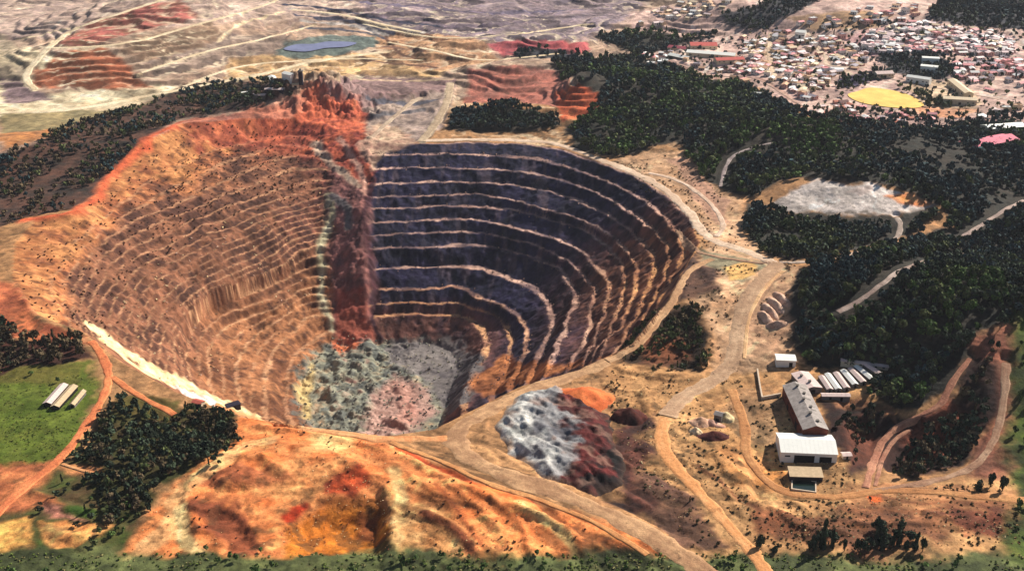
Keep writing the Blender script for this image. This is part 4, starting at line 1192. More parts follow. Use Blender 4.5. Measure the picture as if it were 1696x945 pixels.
TRUNK = trunk_mesh()
WHERE = {'meadow': 'in the dark wood right of the green meadow', 'edge': 'in the dark clump above the green meadow', 'ravine': 'in the dark red ravine beside the works', 'hollow': 'in the brown hollow beside the pit rim',
         'south': 'in the black wood behind the works yard', 'row': '', 'meadow_edge': 'on the scrubby upper end of the meadow', 'lower_left': 'between dirt tracks below the meadow', 'verge': 'on the green verge nearest the viewer',
         'east_edge': 'on the green strip beyond the ravine', 'yard_scrub': 'on the brown bank beside the orange dirt road', 'row_bushes': 'among the bushes at the near right edge', 'sump': 'in the dark gap right of the stockpile', 'mound': 'on the flank of the grey-topped mound', 'west': 'in the patchy wood behind the orange crest',
         'east': 'in the wide forest beyond the pit'}
TINTN = ['blackish green', 'olive', 'dark bluish green', 'brownish green', 'mid green', 'dry brown']
ROWLAB = ['tallest narrow dark tree standing near the left end of the row by the works road', 'broad dark bush left of the tallest tree in the near row', 'dark tree just right of the tallest one in the near row',
          'low dark tree second to the right of the tallest one in the near row', 'low broad bush in the gap of the near row', 'tall dark tree in the middle of the near row, standing farther back', 'tall dark tree in the middle of the near row, in front of its twin',
          'slim dark tree past the middle of the near row', 'short dark tree in front of the slim one in the near row', 'thin pointed tree second from the right end of the near row', 'short tree at the right end of the near row',
          'round black bush beside the foot of the orange dirt road', 'small low bush right of the round black one by the dirt road', 'dark tree in the middle of the trio above the tan clearing', 'dark tree at the left of the trio above the tan clearing', 'dark tree at the right of the trio above the tan clearing']
def tell_apart(items, most=4):
    """items: (object, horizontal place); things that share a label are told apart by their order"""
    by = {}
    for o, u in items:
        by.setdefault(o['label'], []).append((u, o))
    for lab, l in by.items():
        n = len(l)
        if n == 1 or n > most:
            continue
        l.sort(key=lambda q: q[0])
        words_ = {2: ['left of two', 'right of two'], 3: ['left of three', 'middle of three', 'right of three'], 4: ['leftmost of four', 'second of four', 'third of four', 'rightmost of four']}[n]
        for (u, o), w_ in zip(l, words_):
            lw = lab.split()
            o['label'] = lab + ', ' + w_ if len(lw) <= 13 else lab


NEWT = []
med = {k: np.median(TH[(TW == k) & solo]) for k in set(TW[solo])}
for i in np.nonzero(solo)[0]:
    wd = TW[i]
    name = 'tree'
    if wd == 'row':
        label = ROWLAB[i - (len(TREES) - len(ROW))]; grp = 'dark trees along the near right edge'
    else:
        # what stands next to it tells it apart
        bits = ('tall ' if TH[i] > 1.15 * med[wd] else 'low ' if TH[i] < .87 * med[wd] else '') + ('slender ' if TL[i] else 'bushy ') + TINTN[TT[i]] + ' tree '
        dr = min((dist_poly(line[::3], TX[i:i + 1], TY[i:i + 1], False)[0], n) for n, (line, _) in enumerate(ROADS))[0]
        wpts = TX[(TW == wd) & solo], TY[(TW == wd) & solo]
        cxm, cym = wpts[0].mean(), wpts[1].mean()
        loc = 'close to a dirt track ' if dr < 16 else ''
        side = ('front ' if TY[i] < cym else 'rear ') + ('left' if TX[i] < cxm else 'right')
        label = bits + loc + WHERE.get(wd, 'beyond the pit') + ', ' + side + ' part'
        if len(label.split()) > 16:
            label = bits + WHERE.get(wd, 'beyond the pit') + ', ' + side
        grp = 'trees ' + WHERE.get(wd, 'beyond the pit')
    t = root(name, label, 'tree', (TX[i], TY[i], TZ[i]), random.uniform(0, 6.28), grp)
    NEWT.append((t, pu[i]))
    v = random.randrange(4)
    c = link('crown', crown_mesh(bool(TL[i]), v, int(TT[i])), t)
    tr = link('trunk', TRUNK, t)
    hh = TH[i]; rr = TR[i]
    if wd == 'row':
        c.scale = (rr, rr, hh * .56); c.location = (0, 0, -hh * .13)
    else:
        c.scale = (rr, rr, hh * .42); c.location = (0, 0, hh * .16)
    tr.scale = (hh * .9, hh * .9, hh)

tell_apart(NEWT)

# ---- the woods themselves: more trees than anyone could count
def forest(name, label, sel, nq, size, seed):
    idx = np.nonzero(sel)[0]
    if not len(idx):
        return
    r = np.random.default_rng(seed)
    allQ = []; allC = []
    for v in range(6):
        for tl in (False, True):
            ii = idx[(np.arange(len(idx)) % 6 == v) & (TL[idx] == tl)]
            if not len(ii):
                continue
            Q, _, _ = unit_crown(nq, size, seed * 100 + v + 50 * tl, tl)
            full = crown_faces(nq, size, seed * 100 + v + 50 * tl, tl)
            Q = full[:nq + 30] if nq > 30 else full[:nq + 20]
            a = r.uniform(0, 6.28, len(ii)); ca, sa = np.cos(a), np.sin(a)
            R_ = TR[ii]; hh = TH[ii]
            x = Q[None, :, :, 0] * ca[:, None, None] - Q[None, :, :, 1] * sa[:, None, None]
            y = Q[None, :, :, 0] * sa[:, None, None] + Q[None, :, :, 1] * ca[:, None, None]
            W_ = np.stack([x * R_[:, None, None] + TX[ii][:, None, None], y * R_[:, None, None] + TY[ii][:, None, None],
                           Q[None, :, :, 2] * (hh * .45)[:, None, None] + (TZ[ii] + hh * .1)[:, None, None]], -1)
            allQ.append(W_.reshape(-1, 4, 3))
            base = lin(np.array(LEAFC)[TT[ii]]) * r.uniform(.6, 1.5, (len(ii), 1))
            cc = base[:, None, :] * r.uniform(.5, 2.2, (len(ii), len(Q), 1))  # brightest faces of this range are painted-in sunlit highlights
            allC.append(cc.reshape(-1, 3))
    me = quads_mesh(name, np.concatenate(allQ), M_LEAF, np.clip(np.concatenate(allC), .012, .22))
    o = link(name, me)
    o['kind'] = 'stuff'; o['label'] = label; o['category'] = 'forest'
    return o


rest = ~solo
FAR = TY > 1650
isw = lambda *k: np.isin(TW, k)
forest('forest', 'wide dark forest between the pit and the town', rest & isw('east', 'centre') & ~FAR, 44, .33, 1)
forest('forest', 'far dark woods at the edge of the town', rest & (isw('east', 'strip', 'park', 'copse', 'field_edge', 'field_back', 'town') & (FAR | ~isw('east'))), 22, .46, 2)
forest('forest', 'bluish woods on the skyline behind the town', rest & isw('upper', 'skyline'), 22, .46, 3)
forest('forest', 'dark wood on the flank of the grey-topped mound', rest & isw('mound'), 48, .33, 4)
forest('forest', 'black wood behind the works yard', rest & isw('south'), 48, .33, 5)
forest('forest', 'patchy dark wood behind the orange crest of the pit', rest & isw('west', 'mine_plant'), 40, .34, 6)
forest('scrubland', 'scattered scrub and small trees on the near brown ground', rest & isw('meadow', 'edge', 'ravine', 'hollow', 'meadow_edge', 'lower_left', 'verge', 'east_edge', 'yard_scrub'), 44, .34, 7)

# ---- low scrub and pale boulders strewn over the pit slope
def strew(name, label, cat, X, Y, smin, smax, colr, mat, nq, seed, flat=.7):
    r = np.random.default_rng(seed)
    n = len(X); Z = height(X, Y)
    s = r.uniform(smin, smax, n)
    Q = crown_faces(nq, .5, seed)[:nq + 10]
    a = r.uniform(0, 6.28, n); ca, sa = np.cos(a), np.sin(a)
    x = Q[None, :, :, 0] * ca[:, None, None] - Q[None, :, :, 1] * sa[:, None, None]
    y = Q[None, :, :, 0] * sa[:, None, None] + Q[None, :, :, 1] * ca[:, None, None]
    W_ = np.stack([x * s[:, None, None] + X[:, None, None], y * s[:, None, None] + Y[:, None, None], (Q[None, :, :, 2] - .35) * (s * flat)[:, None, None] + Z[:, None, None]], -1)
    cc = np.repeat(lin(np.array(colr))[r.integers(0, len(colr), n)][:, None, :], len(Q), 1) * r.uniform(.7, 1.4, (n, len(Q), 1))
    o = link(name, quads_mesh(name, W_.reshape(-1, 4, 3), mat, np.clip(cc.reshape(-1, 3), .008, .8)))
    o['kind'] = 'stuff'; o['label'] = label; o['category'] = cat
    return o


slope = ia[(wL > .6) & ~AUX['near'] & (S > .25) & (S < 12.3)]
pick = rng.choice(slope, 800, replace=False)
d = fbm(gx[pick], gy[pick], 40, 3, 601)
pick = pick[rng.random(len(pick)) < np.clip(.15 + 1.3 * d, 0, 1)]
strew('scrub', 'dark scrub dotted over the smooth brown slope of the pit', 'scrub', gx[pick], gy[pick], .5, 1.6, [(96, 66, 44), (74, 56, 38), (104, 70, 44), (90, 48, 38)], M_LEAF, 14, 71)
deep = ia[(wL > .6) & ~AUX['near'] & (S > 3.5) & (S < 11)]
pick = rng.choice(deep, 200, replace=False)
strew('gravel', 'pale boulders lying on the brown slope of the pit', 'boulders', gx[pick], gy[pick], .6, 1.9, [(214, 176, 130), (196, 160, 140), (220, 190, 150)], M_LEAF, 10, 72, .5)

# ---- stones and weeds over the worked ground, so small that they only roughen it
def scatter_px(poly, n, seed):
    w = gpoly(poly)[:, :2]; mn = w.min(0); mx = w.max(0)
    r = np.random.default_rng(seed)
    X = r.uniform(mn[0], mx[0], n); Y = r.uniform(mn[1], mx[1], n)
    m = inside(w, X, Y)
    X, Y = X[m], Y[m]
    m = (r.random(len(X)) < np.clip(.35 + 1.1 * fbm(X, Y, 28, 4, 910 + seed, .6), 0, 1)) & road_clear(X, Y, -2.0)
    return X[m], Y[m]


DIG = [(390, 690), (520, 708), (640, 726), (720, 770), (800, 800), (1000, 860), (1150, 912), (200, 912), (225, 880), (270, 815), (350, 750)]
YARD = [(1010, 600), (1180, 620), (1300, 660), (1420, 800), (1680, 800), (1690, 910), (1150, 910), (1040, 760), (1000, 650)]
EASTB = [(1010, 268), (1130, 256), (1200, 318), (1236, 390), (1320, 442), (1310, 560), (1300, 640), (1180, 640), (1130, 480), (1160, 400)]
X_, Y_ = scatter_px(DIG, 9000, 1)
strew('gravel', 'pale stones lying about the orange diggings', 'stones', X_, Y_, .25, .8, [(240, 190, 140), (226, 160, 110), (200, 120, 70), (140, 74, 50)], M_LEAF, 8, 81, .6)
X_, Y_ = scatter_px(YARD, 9000, 2)
strew('gravel', 'stones and rubbish lying about the works yard', 'stones', X_, Y_, .25, .8, [(230, 196, 150), (206, 160, 110), (130, 90, 60), (90, 66, 50)], M_LEAF, 8, 82, .6)
X_, Y_ = scatter_px(YARD, 4200, 3)
strew('scrub', 'low weeds and scrub on the brown ground round the works', 'scrub', X_, Y_, .5, 1.5, [(70, 62, 38), (84, 70, 42), (58, 54, 36)], M_LEAF, 14, 83)
X_, Y_ = scatter_px(DIG, 900, 4)
strew('scrub', 'dark scrub on the banks of the orange diggings', 'scrub', X_, Y_, .5, 1.3, [(84, 58, 38), (70, 56, 36), (60, 40, 32)], M_LEAF, 14, 84)
X_, Y_ = scatter_px(EASTB, 2600, 5)
strew('scrub', 'thin scrub on the bare ground east of the pit', 'scrub', X_, Y_, .5, 1.5, [(84, 74, 50), (70, 62, 42), (110, 88, 60)], M_LEAF, 12, 85)
X_, Y_ = scatter_px([(-40, 916), (1740, 916), (1740, 960), (-40, 960)], 5000, 6)
strew('grass', 'rough grass and weeds on the green verge nearest the viewer', 'grass', X_, Y_, .4, 1.2, [(96, 110, 50), (70, 84, 40), (130, 124, 80)], M_LEAF, 14, 86)
X_, Y_ = scatter_px([(-60, 600), (150, 596), (166, 650), (96, 768), (-60, 770)], 2600, 7)
strew('grass', 'tufts of rough grass on the green meadow', 'grass', X_, Y_, .3, .9, [(84, 100, 34), (66, 80, 30), (110, 110, 50)], M_LEAF, 10, 87)
fl_ = ia[(S > 12.7) & ~AUX['near']]
pick = rng.choice(fl_, 900, replace=False)
strew('gravel', 'broken rock on the floor of the pit', 'rocks', gx[pick], gy[pick], .5, 2.0, [(150, 150, 134), (110, 112, 106), (84, 84, 84), (180, 172, 150)], M_LEAF, 10, 88, .7)
bn_ = ia[(wR > .8) & (np.abs(F_ - .5) > .28) & (S < 12.5) & (S > .5) & ~AUX['near']]
pick = rng.choice(bn_, 2200, replace=False)
strew('gravel', 'fallen rock lying on the ledges of the pit wall', 'rocks', gx[pick], gy[pick], .4, 1.5, [(150, 120, 110), (96, 80, 84), (60, 54, 66), (190, 156, 134)], M_LEAF, 8, 89, .7)

top_ = ia[(wL > .6) & ~AUX['near'] & (S > .1) & (S < 4)]
pick = rng.choice(top_, 800, replace=False)
strew('scrub', 'dark tufts spotting the orange upper slope of the pit', 'scrub', gx[pick], gy[pick], .7, 1.9, [(96, 50, 36), (74, 44, 34), (84, 60, 40)], M_LEAF, 14, 90)
# ------------------------------------------------------------------ buildings of the works
M_WHITE = flat_mat('white_sheet_metal', (240, 236, 228), .05, 6, .45, .4)
M_CREAMW = flat_mat('cream_wall', (214, 196, 168), .12, 3)
M_GREYR = flat_mat('weathered_grey_roof', (158, 148, 142), .35, 4, .8, .2)
M_DGREY = flat_mat('dark_grey_roof', (112, 106, 100), .3, 4)
M_DARK = flat_mat('dark_opening', (26, 22, 22), .2, 2)
M_CONC = flat_mat('pale_concrete', (206, 184, 160), .2, 2)
M_RUST = flat_mat('rusty_wall', (104, 52, 40), .3, 3)
M_PINKR = flat_mat('pale_pinkish_roof', (216, 192, 184), .15, 3)
M_TANR = flat_mat('tan_roof', (198, 172, 138), .2, 3)
M_NAVY = flat_mat('blue_black_sheet', (40, 36, 52), .2, 3)
M_WATER = flat_mat('dark_water', (24, 40, 36), .1, 5, .08, .5, 0, .02)


def gable(name, label, cat, A, B, width, eave, rise, mw, mr, group=None, doors=(), openings=(), vents=0, over=.5, skylights=0, mono=False, base=None):
    """A, B: ground points at the two ends of the ridge line. doors/openings: (wall 'front'|'back'|'a'|'b', centre 0..1, width m, height m, sill m)"""
    A = np.asarray(A, float); B = np.asarray(B, float)
    L = float(np.hypot(*(B[:2] - A[:2]))); rz = math.atan2(B[1] - A[1], B[0] - A[0])
    mid = (A + B) / 2
    c, s = math.cos(rz), math.sin(rz)
    if base is None:
        base = min(float(height(mid[0] + c * u - s * v, mid[1] + s * u + c * v)) for u in (-L / 2, 0, L / 2) for v in (-width / 2, 0, width / 2))
    top = max(float(height(mid[0] + c * u - s * v, mid[1] + s * u + c * v)) for u in (-L / 2, 0, L / 2) for v in (-width / 2, 0, width / 2))
    lift = min(top - base, 2.5)
    r = root(name, label, cat, (mid[0], mid[1], base - .2), rz, group)
    E = eave + lift + .2; H = E + rise; x0, x1, y0, y1 = -L / 2, L / 2, -width / 2, width / 2
    b = MB()
    b.quad((x0, y0, 0), (x1, y0, 0), (x1, y0, E), (x0, y0, E)); b.quad((x1, y1, 0), (x0, y1, 0), (x0, y1, E), (x1, y1, E))
    if mono:
        b.quad((x1, y0, 0), (x1, y1, 0), (x1, y1, E + rise), (x1, y0, E)); b.quad((x0, y1, 0), (x0, y0, 0), (x0, y0, E), (x0, y1, E + rise))
        b.v[-6] = b.v[-6]
        b.quad((x0, y1 - .01, E), (x1, y1 - .01, E), (x1, y1 - .01, E + rise), (x0, y1 - .01, E + rise))
    else:
        b.poly([(x1, y0, 0), (x1, y1, 0), (x1, y1, E), (x1, 0, H), (x1, y0, E)]); b.poly([(x0, y1, 0), (x0, y0, 0), (x0, y0, E), (x0, 0, H), (x0, y1, E)])
    link('wall', b.mesh('wall', [mw]), r)
    t = .22; o = over
    q = MB()
    if mono:
        sl = rise / width
        P_ = [(x0 - o, y0 - o, E - o * sl + .05), (x1 + o, y0 - o, E - o * sl + .05), (x1 + o, y1 + o, E + rise + o * sl + .05), (x0 - o, y1 + o, E + rise + o * sl + .05)]
        up = [(a, bb, cc + t) for a, bb, cc in P_]
        q.poly(up); q.poly(P_[::-1])
        for i in range(4):
            j = (i + 1) % 4; q.quad(P_[i], P_[j], up[j], up[i])
    else:
        sl = rise / (width / 2)
        for sg in (-1, 1):
            ye = sg * (width / 2 + o); ze = E - o * sl + .05
            lo = [(x0 - o, ye, ze), (x1 + o, ye, ze), (x1 + o, 0, H + .05), (x0 - o, 0, H + .05)]
            up = [(a, bb, cc + t) for a, bb, cc in lo]
            if sg < 0:
                q.poly(up); q.poly(lo[::-1])
            else:
                q.poly(up[::-1]); q.poly(lo)
            for i in (0, 1, 3):
                j = (i + 1) % 4
                q.quad(lo[i], lo[j], up[j], up[i])
        # standing seams
        nseam = int(L / 3.0)
        for k in range(1, nseam):
            xs = x0 + L * k / nseam
            for sg in (-1, 1):
                ye = sg * (width / 2 + o); ze = E - o * sl + .05 + t
                q.quad((xs - .06, ye, ze + .07), (xs + .06, ye, ze + .07), (xs + .06, 0, H + .12 + t), (xs - .06, 0, H + .12 + t))
    rf = link('roof', q.mesh('roof', [mr]), r)
    for k in range(vents):
        v = MB(); xc = x0 + L * (k + .7) / (vents + .4); yc = width * (.0 if k % 2 else -.16)
        zc = H - abs(yc) * sl + .1
        v.box(xc - .9, xc + .9, yc - .8, yc + .8, zc - .5, zc + 1.3); v.box(xc - 1.2, xc + 1.2, yc - 1.1, yc + 1.1, zc + 1.5, zc + 1.75)
        link('roof_vent', v.mesh('roof_vent', [M_DGREY]), rf)
    for k in range(skylights):
        v = MB(); xc = x0 + L * (k + .5) / skylights
        for sg in (-1,):
            ya, yb = sg * width * .36, sg * width * .12
            v.quad((xc - 1.0, ya, H - abs(ya) * sl + .33), (xc + 1.0, ya, H - abs(ya) * sl + .33), (xc + 1.0, yb, H - abs(yb) * sl + .33), (xc - 1.0, yb, H - abs(yb) * sl + .33))
        link('skylight', v.mesh('skylight', [M_PINKR if mr is M_DGREY else M_DGREY]), rf)
    for nm, lst in (('door', doors), ('window', openings)):
        for (wl, cpos, ww, hh, sill) in lst:
            v = MB(); z0 = sill + lift + .2 if sill else .25; z1 = z0 + hh + (lift if not sill else 0); d = .06
            if wl in ('front', 'back'):
                xc = x0 + L * cpos; y = (y0 - d) if wl == 'front' else (y1 + d)
                v.box(xc - ww / 2, xc + ww / 2, min(y, y + .05), max(y, y + .05), z0, z1, bottom=True)
            else:
                yc = y0 + width * cpos; x = (x0 - d) if wl == 'a' else (x1 + d)
                v.box(min(x, x + .05), max(x, x + .05), yc - ww / 2, yc + ww / 2, z0, z1, bottom=True)
            link(nm, v.mesh(nm, [M_DARK]), r)
    return r


wh = gable('warehouse', 'white gabled warehouse with dark doorways at the end of the long grey factory', 'warehouse', G1(1288, 748), G1(1380, 748), 27, 6.8, 3.6, M_WHITE, M_WHITE,
           doors=(('front', .42, 15, 4.6, 0), ('front', .80, 9, 4.0, 0)), openings=(('front', .12, 4, 1.2, 3.0), ('b', .3, 4, 3, 1.5)), skylights=0)
gable('factory_hall', 'long weathered grey factory hall behind the white warehouse, roof vents along it', 'factory', G1(1348, 734), G1(1314, 655), 19, 10.5, 3.5, M_RUST, M_GREYR,
      doors=(('back', .3, 6, 5, 0), ('back', .7, 5, 4, 0)), openings=tuple(('back', .1 + .12 * k, 3, 1.4, 5.5) for k in range(7)), vents=6, skylights=4)
gable('shed', 'small white box shed with dark doorway at the foot of the black wood', 'shed', G1(1284, 602), G1(1316, 602), 11, 5, .8, M_WHITE, M_WHITE, doors=(('b', .5, 4, 3, 0), ('front', .75, 3, 3, 0)))
gable('store_building', 'broad low building with pinkish white roof beside the fenced works court', 'building', G1(1324, 625), G1(1346, 652), 15, 4.5, 1.6, M_DGREY, M_PINKR, doors=(('b', .5, 4, 3, 0),), vents=2)
gable('canopy_shed', 'low lean-to with pale front roof and dark open side below the white warehouse', 'shed', G1(1306, 790), G1(1360, 790), 10, 3.2, 1.6, M_NAVY, M_TANR, doors=(('front', .5, 18, 2.4, 0),), mono=True)
gable('shed', 'tiny pale-roofed hut right of the white warehouse', 'hut', G1(1394, 757), G1(1408, 757), 5, 2.6, .8, M_CONC, M_PINKR, doors=(('front', .5, 1.6, 2, 0),))
SHED_LAB = ['leftmost narrow white-roofed drying shed next to the broad pinkish building', 'narrow drying shed second from the pinkish building', 'pale drying shed in the middle of the slanting row', 'drying shed right of the middle one in the slanting row',
            'fifth narrow shed of the slanting row, set slightly farther back', 'long narrow shed second from the right end of the slanting row', 'rightmost narrow drying shed of the slanting row by the black wood']
SH = [(1360, 627, 1374, 650), (1370, 623, 1388, 650), (1384, 621, 1402, 648), (1396, 617, 1416, 642), (1408, 614, 1430, 638), (1418, 610, 1444, 632), (1430, 606, 1456, 626)]
for k, (a, b_, c, d) in enumerate(SH):
    gable('drying_shed', SHED_LAB[k], 'shed', G1(a, b_), G1(c, d), 5.2, 2.4, 1.1, M_DGREY, M_PINKR if k % 2 == 0 else M_WHITE, 'narrow drying sheds in the slanting row', doors=(('b', .5, 1.8, 2, 0), ('a', .5, 1.8, 2, 0)), over=.3)
gable('long_shed', 'thin long pale shed along the back of the slanting drying sheds', 'shed', G1(1392, 604), G1(1472, 604), 5, 3, .9, M_CREAMW, M_PINKR, openings=tuple(('front', .1 + .16 * k, 2, 1, 1.4) for k in range(6)))
gable('long_shed', 'low pale shed in front of the slanting drying sheds', 'shed', G1(1360, 659), G1(1406, 660), 5, 2.8, .9, M_DGREY, M_PINKR, doors=(('front', .3, 2, 2, 0), ('front', .7, 2, 2, 0)))


def wall_line(name, label, pts, h, t, mat):
    w = gpoly(pts, 12, False)
    c0 = w[0]
    o = root(name, label, 'wall', tuple(c0))
    for a, b_ in zip(pts[:-1], pts[1:]):
        seg = gpoly([a, b_], 8, False)
        mb = MB()
        for p, q in zip(seg[:-1], seg[1:]):
            d = q[:2] - p[:2]; n = np.array((-d[1], d[0])) / (np.hypot(*d) + 1e-6) * t / 2
            for s0, s1 in (((n), (-n)),):
                P0 = p - c0; Q0 = q - c0
                a0 = (P0[0] + n[0], P0[1] + n[1], P0[2] - .5); a1 = (P0[0] - n[0], P0[1] - n[1], P0[2] - .5)
                b0 = (Q0[0] + n[0], Q0[1] + n[1], Q0[2] - .5); b1 = (Q0[0] - n[0], Q0[1] - n[1], Q0[2] - .5)
                U = lambda v: (v[0], v[1], v[2] + .5 + h)
                mb.quad(a1, b1, U(b1), U(a1)); mb.quad(b0, a0, U(a0), U(b0)); mb.quad(U(a1), U(b1), U(b0), U(a0)); mb.quad(a0, a1, U(a1), U(a0)); mb.quad(b1, b0, U(b0), U(b1))
        link('wall_panel', mb.mesh('wall_panel', [mat]), o)
    return o


wall_line('boundary_wall', 'pale L-shaped boundary wall round the bare court left of the grey factory', [(1254, 614), (1258, 640), (1262, 661), (1293, 655)], 2.6, 1.2, M_CONC)

# settling basin in front of the lean-to
Ab, Bb = G1(1310, 811), G1(1352, 815)
Lb = float(np.hypot(*(Bb - Ab)[:2])); rzb = math.atan2(Bb[1] - Ab[1], Bb[0] - Ab[0])
mb_ = (Ab + Bb) / 2; zb_ = max(float(height(mb_[0] + u, mb_[1] + v)) for u in (-Lb / 2, 0, Lb / 2) for v in (-1, 6, 13))
r_ = root('settling_basin', 'rectangular settling basin with pale rim and dark green water', 'basin', (mb_[0], mb_[1], zb_ - .2), rzb)
q = MB(); wdt = 13
for (x0, x1, y0, y1) in ((-Lb / 2, Lb / 2, -.9, 0), (-Lb / 2, Lb / 2, wdt, wdt + .9), (-Lb / 2, -Lb / 2 + .9, 0, wdt), (Lb / 2 - .9, Lb / 2, 0, wdt)):
    q.box(x0, x1, y0, y1, -1.5, 1.0)
link('basin_rim', q.mesh('basin_rim', [M_CONC]), r_)
q = MB(); q.quad((-Lb / 2 + .9, 0, .45), (Lb / 2 - .9, 0, .45), (Lb / 2 - .9, wdt, .45), (-Lb / 2 + .9, wdt, .45))
link('basin_water', q.mesh('basin_water', [M_WATER]), r_)

# meadow sheds
ML = ['leftmost long pale-roofed shed on the green meadow', 'middle of the three long sheds on the green meadow, tan roof', 'rightmost and thinnest of the three long sheds on the green meadow']
for k, (a, b_, c, d, wd, m) in enumerate([(79, 673, 107, 643, 6.5, M_PINKR), (92, 678, 123, 645, 6.5, M_TANR), (120, 675, 139, 653, 4.0, M_TANR)]):
    gable('long_shed', ML[k], 'shed', G1(a, b_), G1(c, d), wd, 3, 1.4, M_DARK if k < 2 else M_DGREY, m, 'long sheds on the green meadow', doors=(('a', .5, 2.4, 2.4, 0),), openings=tuple(('front', .15 + .2 * j, 2, 1, 1.2) for j in range(4)), over=.6)
gable('hut', 'dark blue-black hut on the pale rim road above the meadow wood', 'hut', G1(374, 672), G1(397, 675), 8, 4.5, .8, M_NAVY, M_NAVY, doors=(('front', .5, 3, 3, 0),))
gable('hut', 'small red-roofed hut beside the pale rim road left of the blue-black hut', 'hut', G1(322, 668), G1(336, 672), 6, 3, 1, M_CREAMW, flat_mat('faded_red_roof', (186, 96, 80), .2, 2), doors=(('front', .5, 1.6, 2, 0),))

# crusher yard: heaps and a small tank among them
def heap(name, label, cat, px, py, rx, ry, h, c1, c2, seed, mat=None, rz=0.0, pw=1.0):
    p = G1(px, py)
    n = 26
    u = np.linspace(-1.25, 1.25, n); U, V = np.meshgrid(u, u)
    X = U * rx; Y = V * ry
    r = np.sqrt(U * U + V * V) + .16 * fbm(X + px * 3, Y + py * 5, max(rx, ry) * .8, 3, seed)
    prof = np.clip(1 - r, -.25, 1)
    prof = np.where(prof > 0, prof ** pw, prof)
    Z = h * prof + fbm(X + seed * 31, Y, max(1.5, rx * .35), 3, seed + 1) * h * .16 * sstep(-.1, .2, prof)
    cz, sz = math.cos(rz), math.sin(rz)
    gxw = p[0] + X * cz - Y * sz; gyw = p[1] + X * sz + Y * cz
    Zg = height(gxw, gyw) - p[2]
    Zf = np.where(prof > -.24, Z + Zg, Zg - .8)
    Zf = np.where(prof < 0, Zg - .6, Zf)
    t = np.clip(.5 + .7 * fbm(X + seed * 9, Y, max(2, rx * .4), 3, seed + 2), 0, 1)[..., None]
    C = lin(c1) * (1 - t) + lin(c2) * t
    o = grid_mesh(name, np.stack([X, Y, Zf], -1).reshape(-1, 3), n, n, M_SOIL, np.clip(C.reshape(-1, 3) * .95, .01, .85))
    o.location = tuple(p); o.rotation_euler = (0, 0, rz)
    return tag(o, label, cat)


heap('rock_heap', 'pale pinkish rock heap at the left of the crusher yard', 'rock heap', 1160, 700, 9, 8, 6, (224, 180, 150), (196, 150, 120), 11)
heap('rock_heap', 'small bright cream heap lowest in the crusher yard', 'rock heap', 1152, 715, 5, 5, 4.5, (240, 214, 176), (214, 180, 140), 12)
heap('rock_heap', 'dark maroon heap at the foot of the crusher yard', 'rock heap', 1180, 722, 13, 7, 5, (74, 36, 40), (104, 56, 48), 13)
heap('rock_heap', 'yellowish cream heap at the upper right of the crusher yard', 'rock heap', 1201, 693, 8, 8, 6, (228, 206, 160), (180, 160, 120), 14)
heap('rock_heap', 'long pink heap between the other heaps of the crusher yard', 'rock heap', 1178, 701, 11, 5, 4, (220, 170, 146), (180, 130, 110), 15, rz=-.5)
gable('crusher_house', 'small grey crusher house standing between the pale heaps', 'shed', G1(1184, 694), G1(1196, 697), 6, 6, 1.5, M_DGREY, M_GREYR, doors=(('front', .5, 3, 3, 0),))
heap('rock_heap', 'dark red lump of rock beside the orange mound above the crusher yard', 'rock heap', 1043, 692, 15, 12, 9, (96, 46, 36), (60, 32, 30), 16, pw=.7)
heap('rock_heap', 'bright orange mound behind the white and red stockpile', 'rock heap', 962, 660, 26, 22, 11, (226, 124, 70), (206, 100, 54), 17, pw=.8)
RL = ['topmost pale spoil ridge of the five beside the yard road', 'second pale spoil ridge from the top beside the yard road', 'middle pale spoil ridge beside the yard road', 'fourth pale spoil ridge from the top beside the yard road', 'lowest pale spoil ridge of the five, nearest the white box shed']
for k, (a, b_, c, d) in enumerate([(1282, 484, 1306, 506), (1272, 492, 1298, 518), (1264, 502, 1288, 528), (1257, 514, 1278, 538), (1266, 540, 1306, 536)]):
    A_, B_ = G1(a, b_), G1(c, d); L_ = float(np.hypot(*(B_ - A_)[:2]))
    o = heap('spoil_ridge', RL[k], 'spoil heap', (a + c) / 2, (b_ + d) / 2, L_ * .52, 4.6, 4.5, (224, 186, 160), (190, 148, 124), 20 + k, rz=math.atan2(B_[1] - A_[1], B_[0] - A_[0]), pw=.8)
    o['group'] = 'pale spoil ridges beside the yard road'

# ------------------------------------------------------------------ the white and dark red ore stockpile
fp = gpoly([(820, 706), (834, 672), (876, 648), (926, 640), (985, 676), (1014, 694), (1032, 764), (1030, 800), (985, 822), (934, 800), (884, 776), (838, 752)], 10)[:, :2]
mn = fp.min(0) - 8; mx = fp.max(0) + 8
us = np.arange(mn[0], mx[0], 1.3); vs = np.arange(mn[1], mx[1], 1.3)
U, V = np.meshgrid(us, vs); U = U.ravel(); V = V.ravel()
Uw = U + fbm(U, V, 24, 3, 801) * 5; Vw = V + fbm(U, V, 24, 3, 802) * 5
ins = inside(fp, Uw, Vw); dd = np.where(ins, dist_poly(fp, Uw, Vw), -dist_poly(fp, Uw, Vw))
cen = fp.mean(0)
hgt = 4.5 * (1 - np.exp(-np.clip(dd, 0, None) / 8.0)) + ((1 - np.abs(fbm(U * 1.0 + V * .5, V * .45, 22, 5, 803, .6))) * 6 - 2 + fbm(U, V, 5, 5, 804, .75) * 1.1) * sstep(0, 12, dd)
g0 = height(U, V)
zz = np.where(dd > 0, g0 + hgt, g0 - .7)
pu_, pv_, _ = project(U, V, zz)
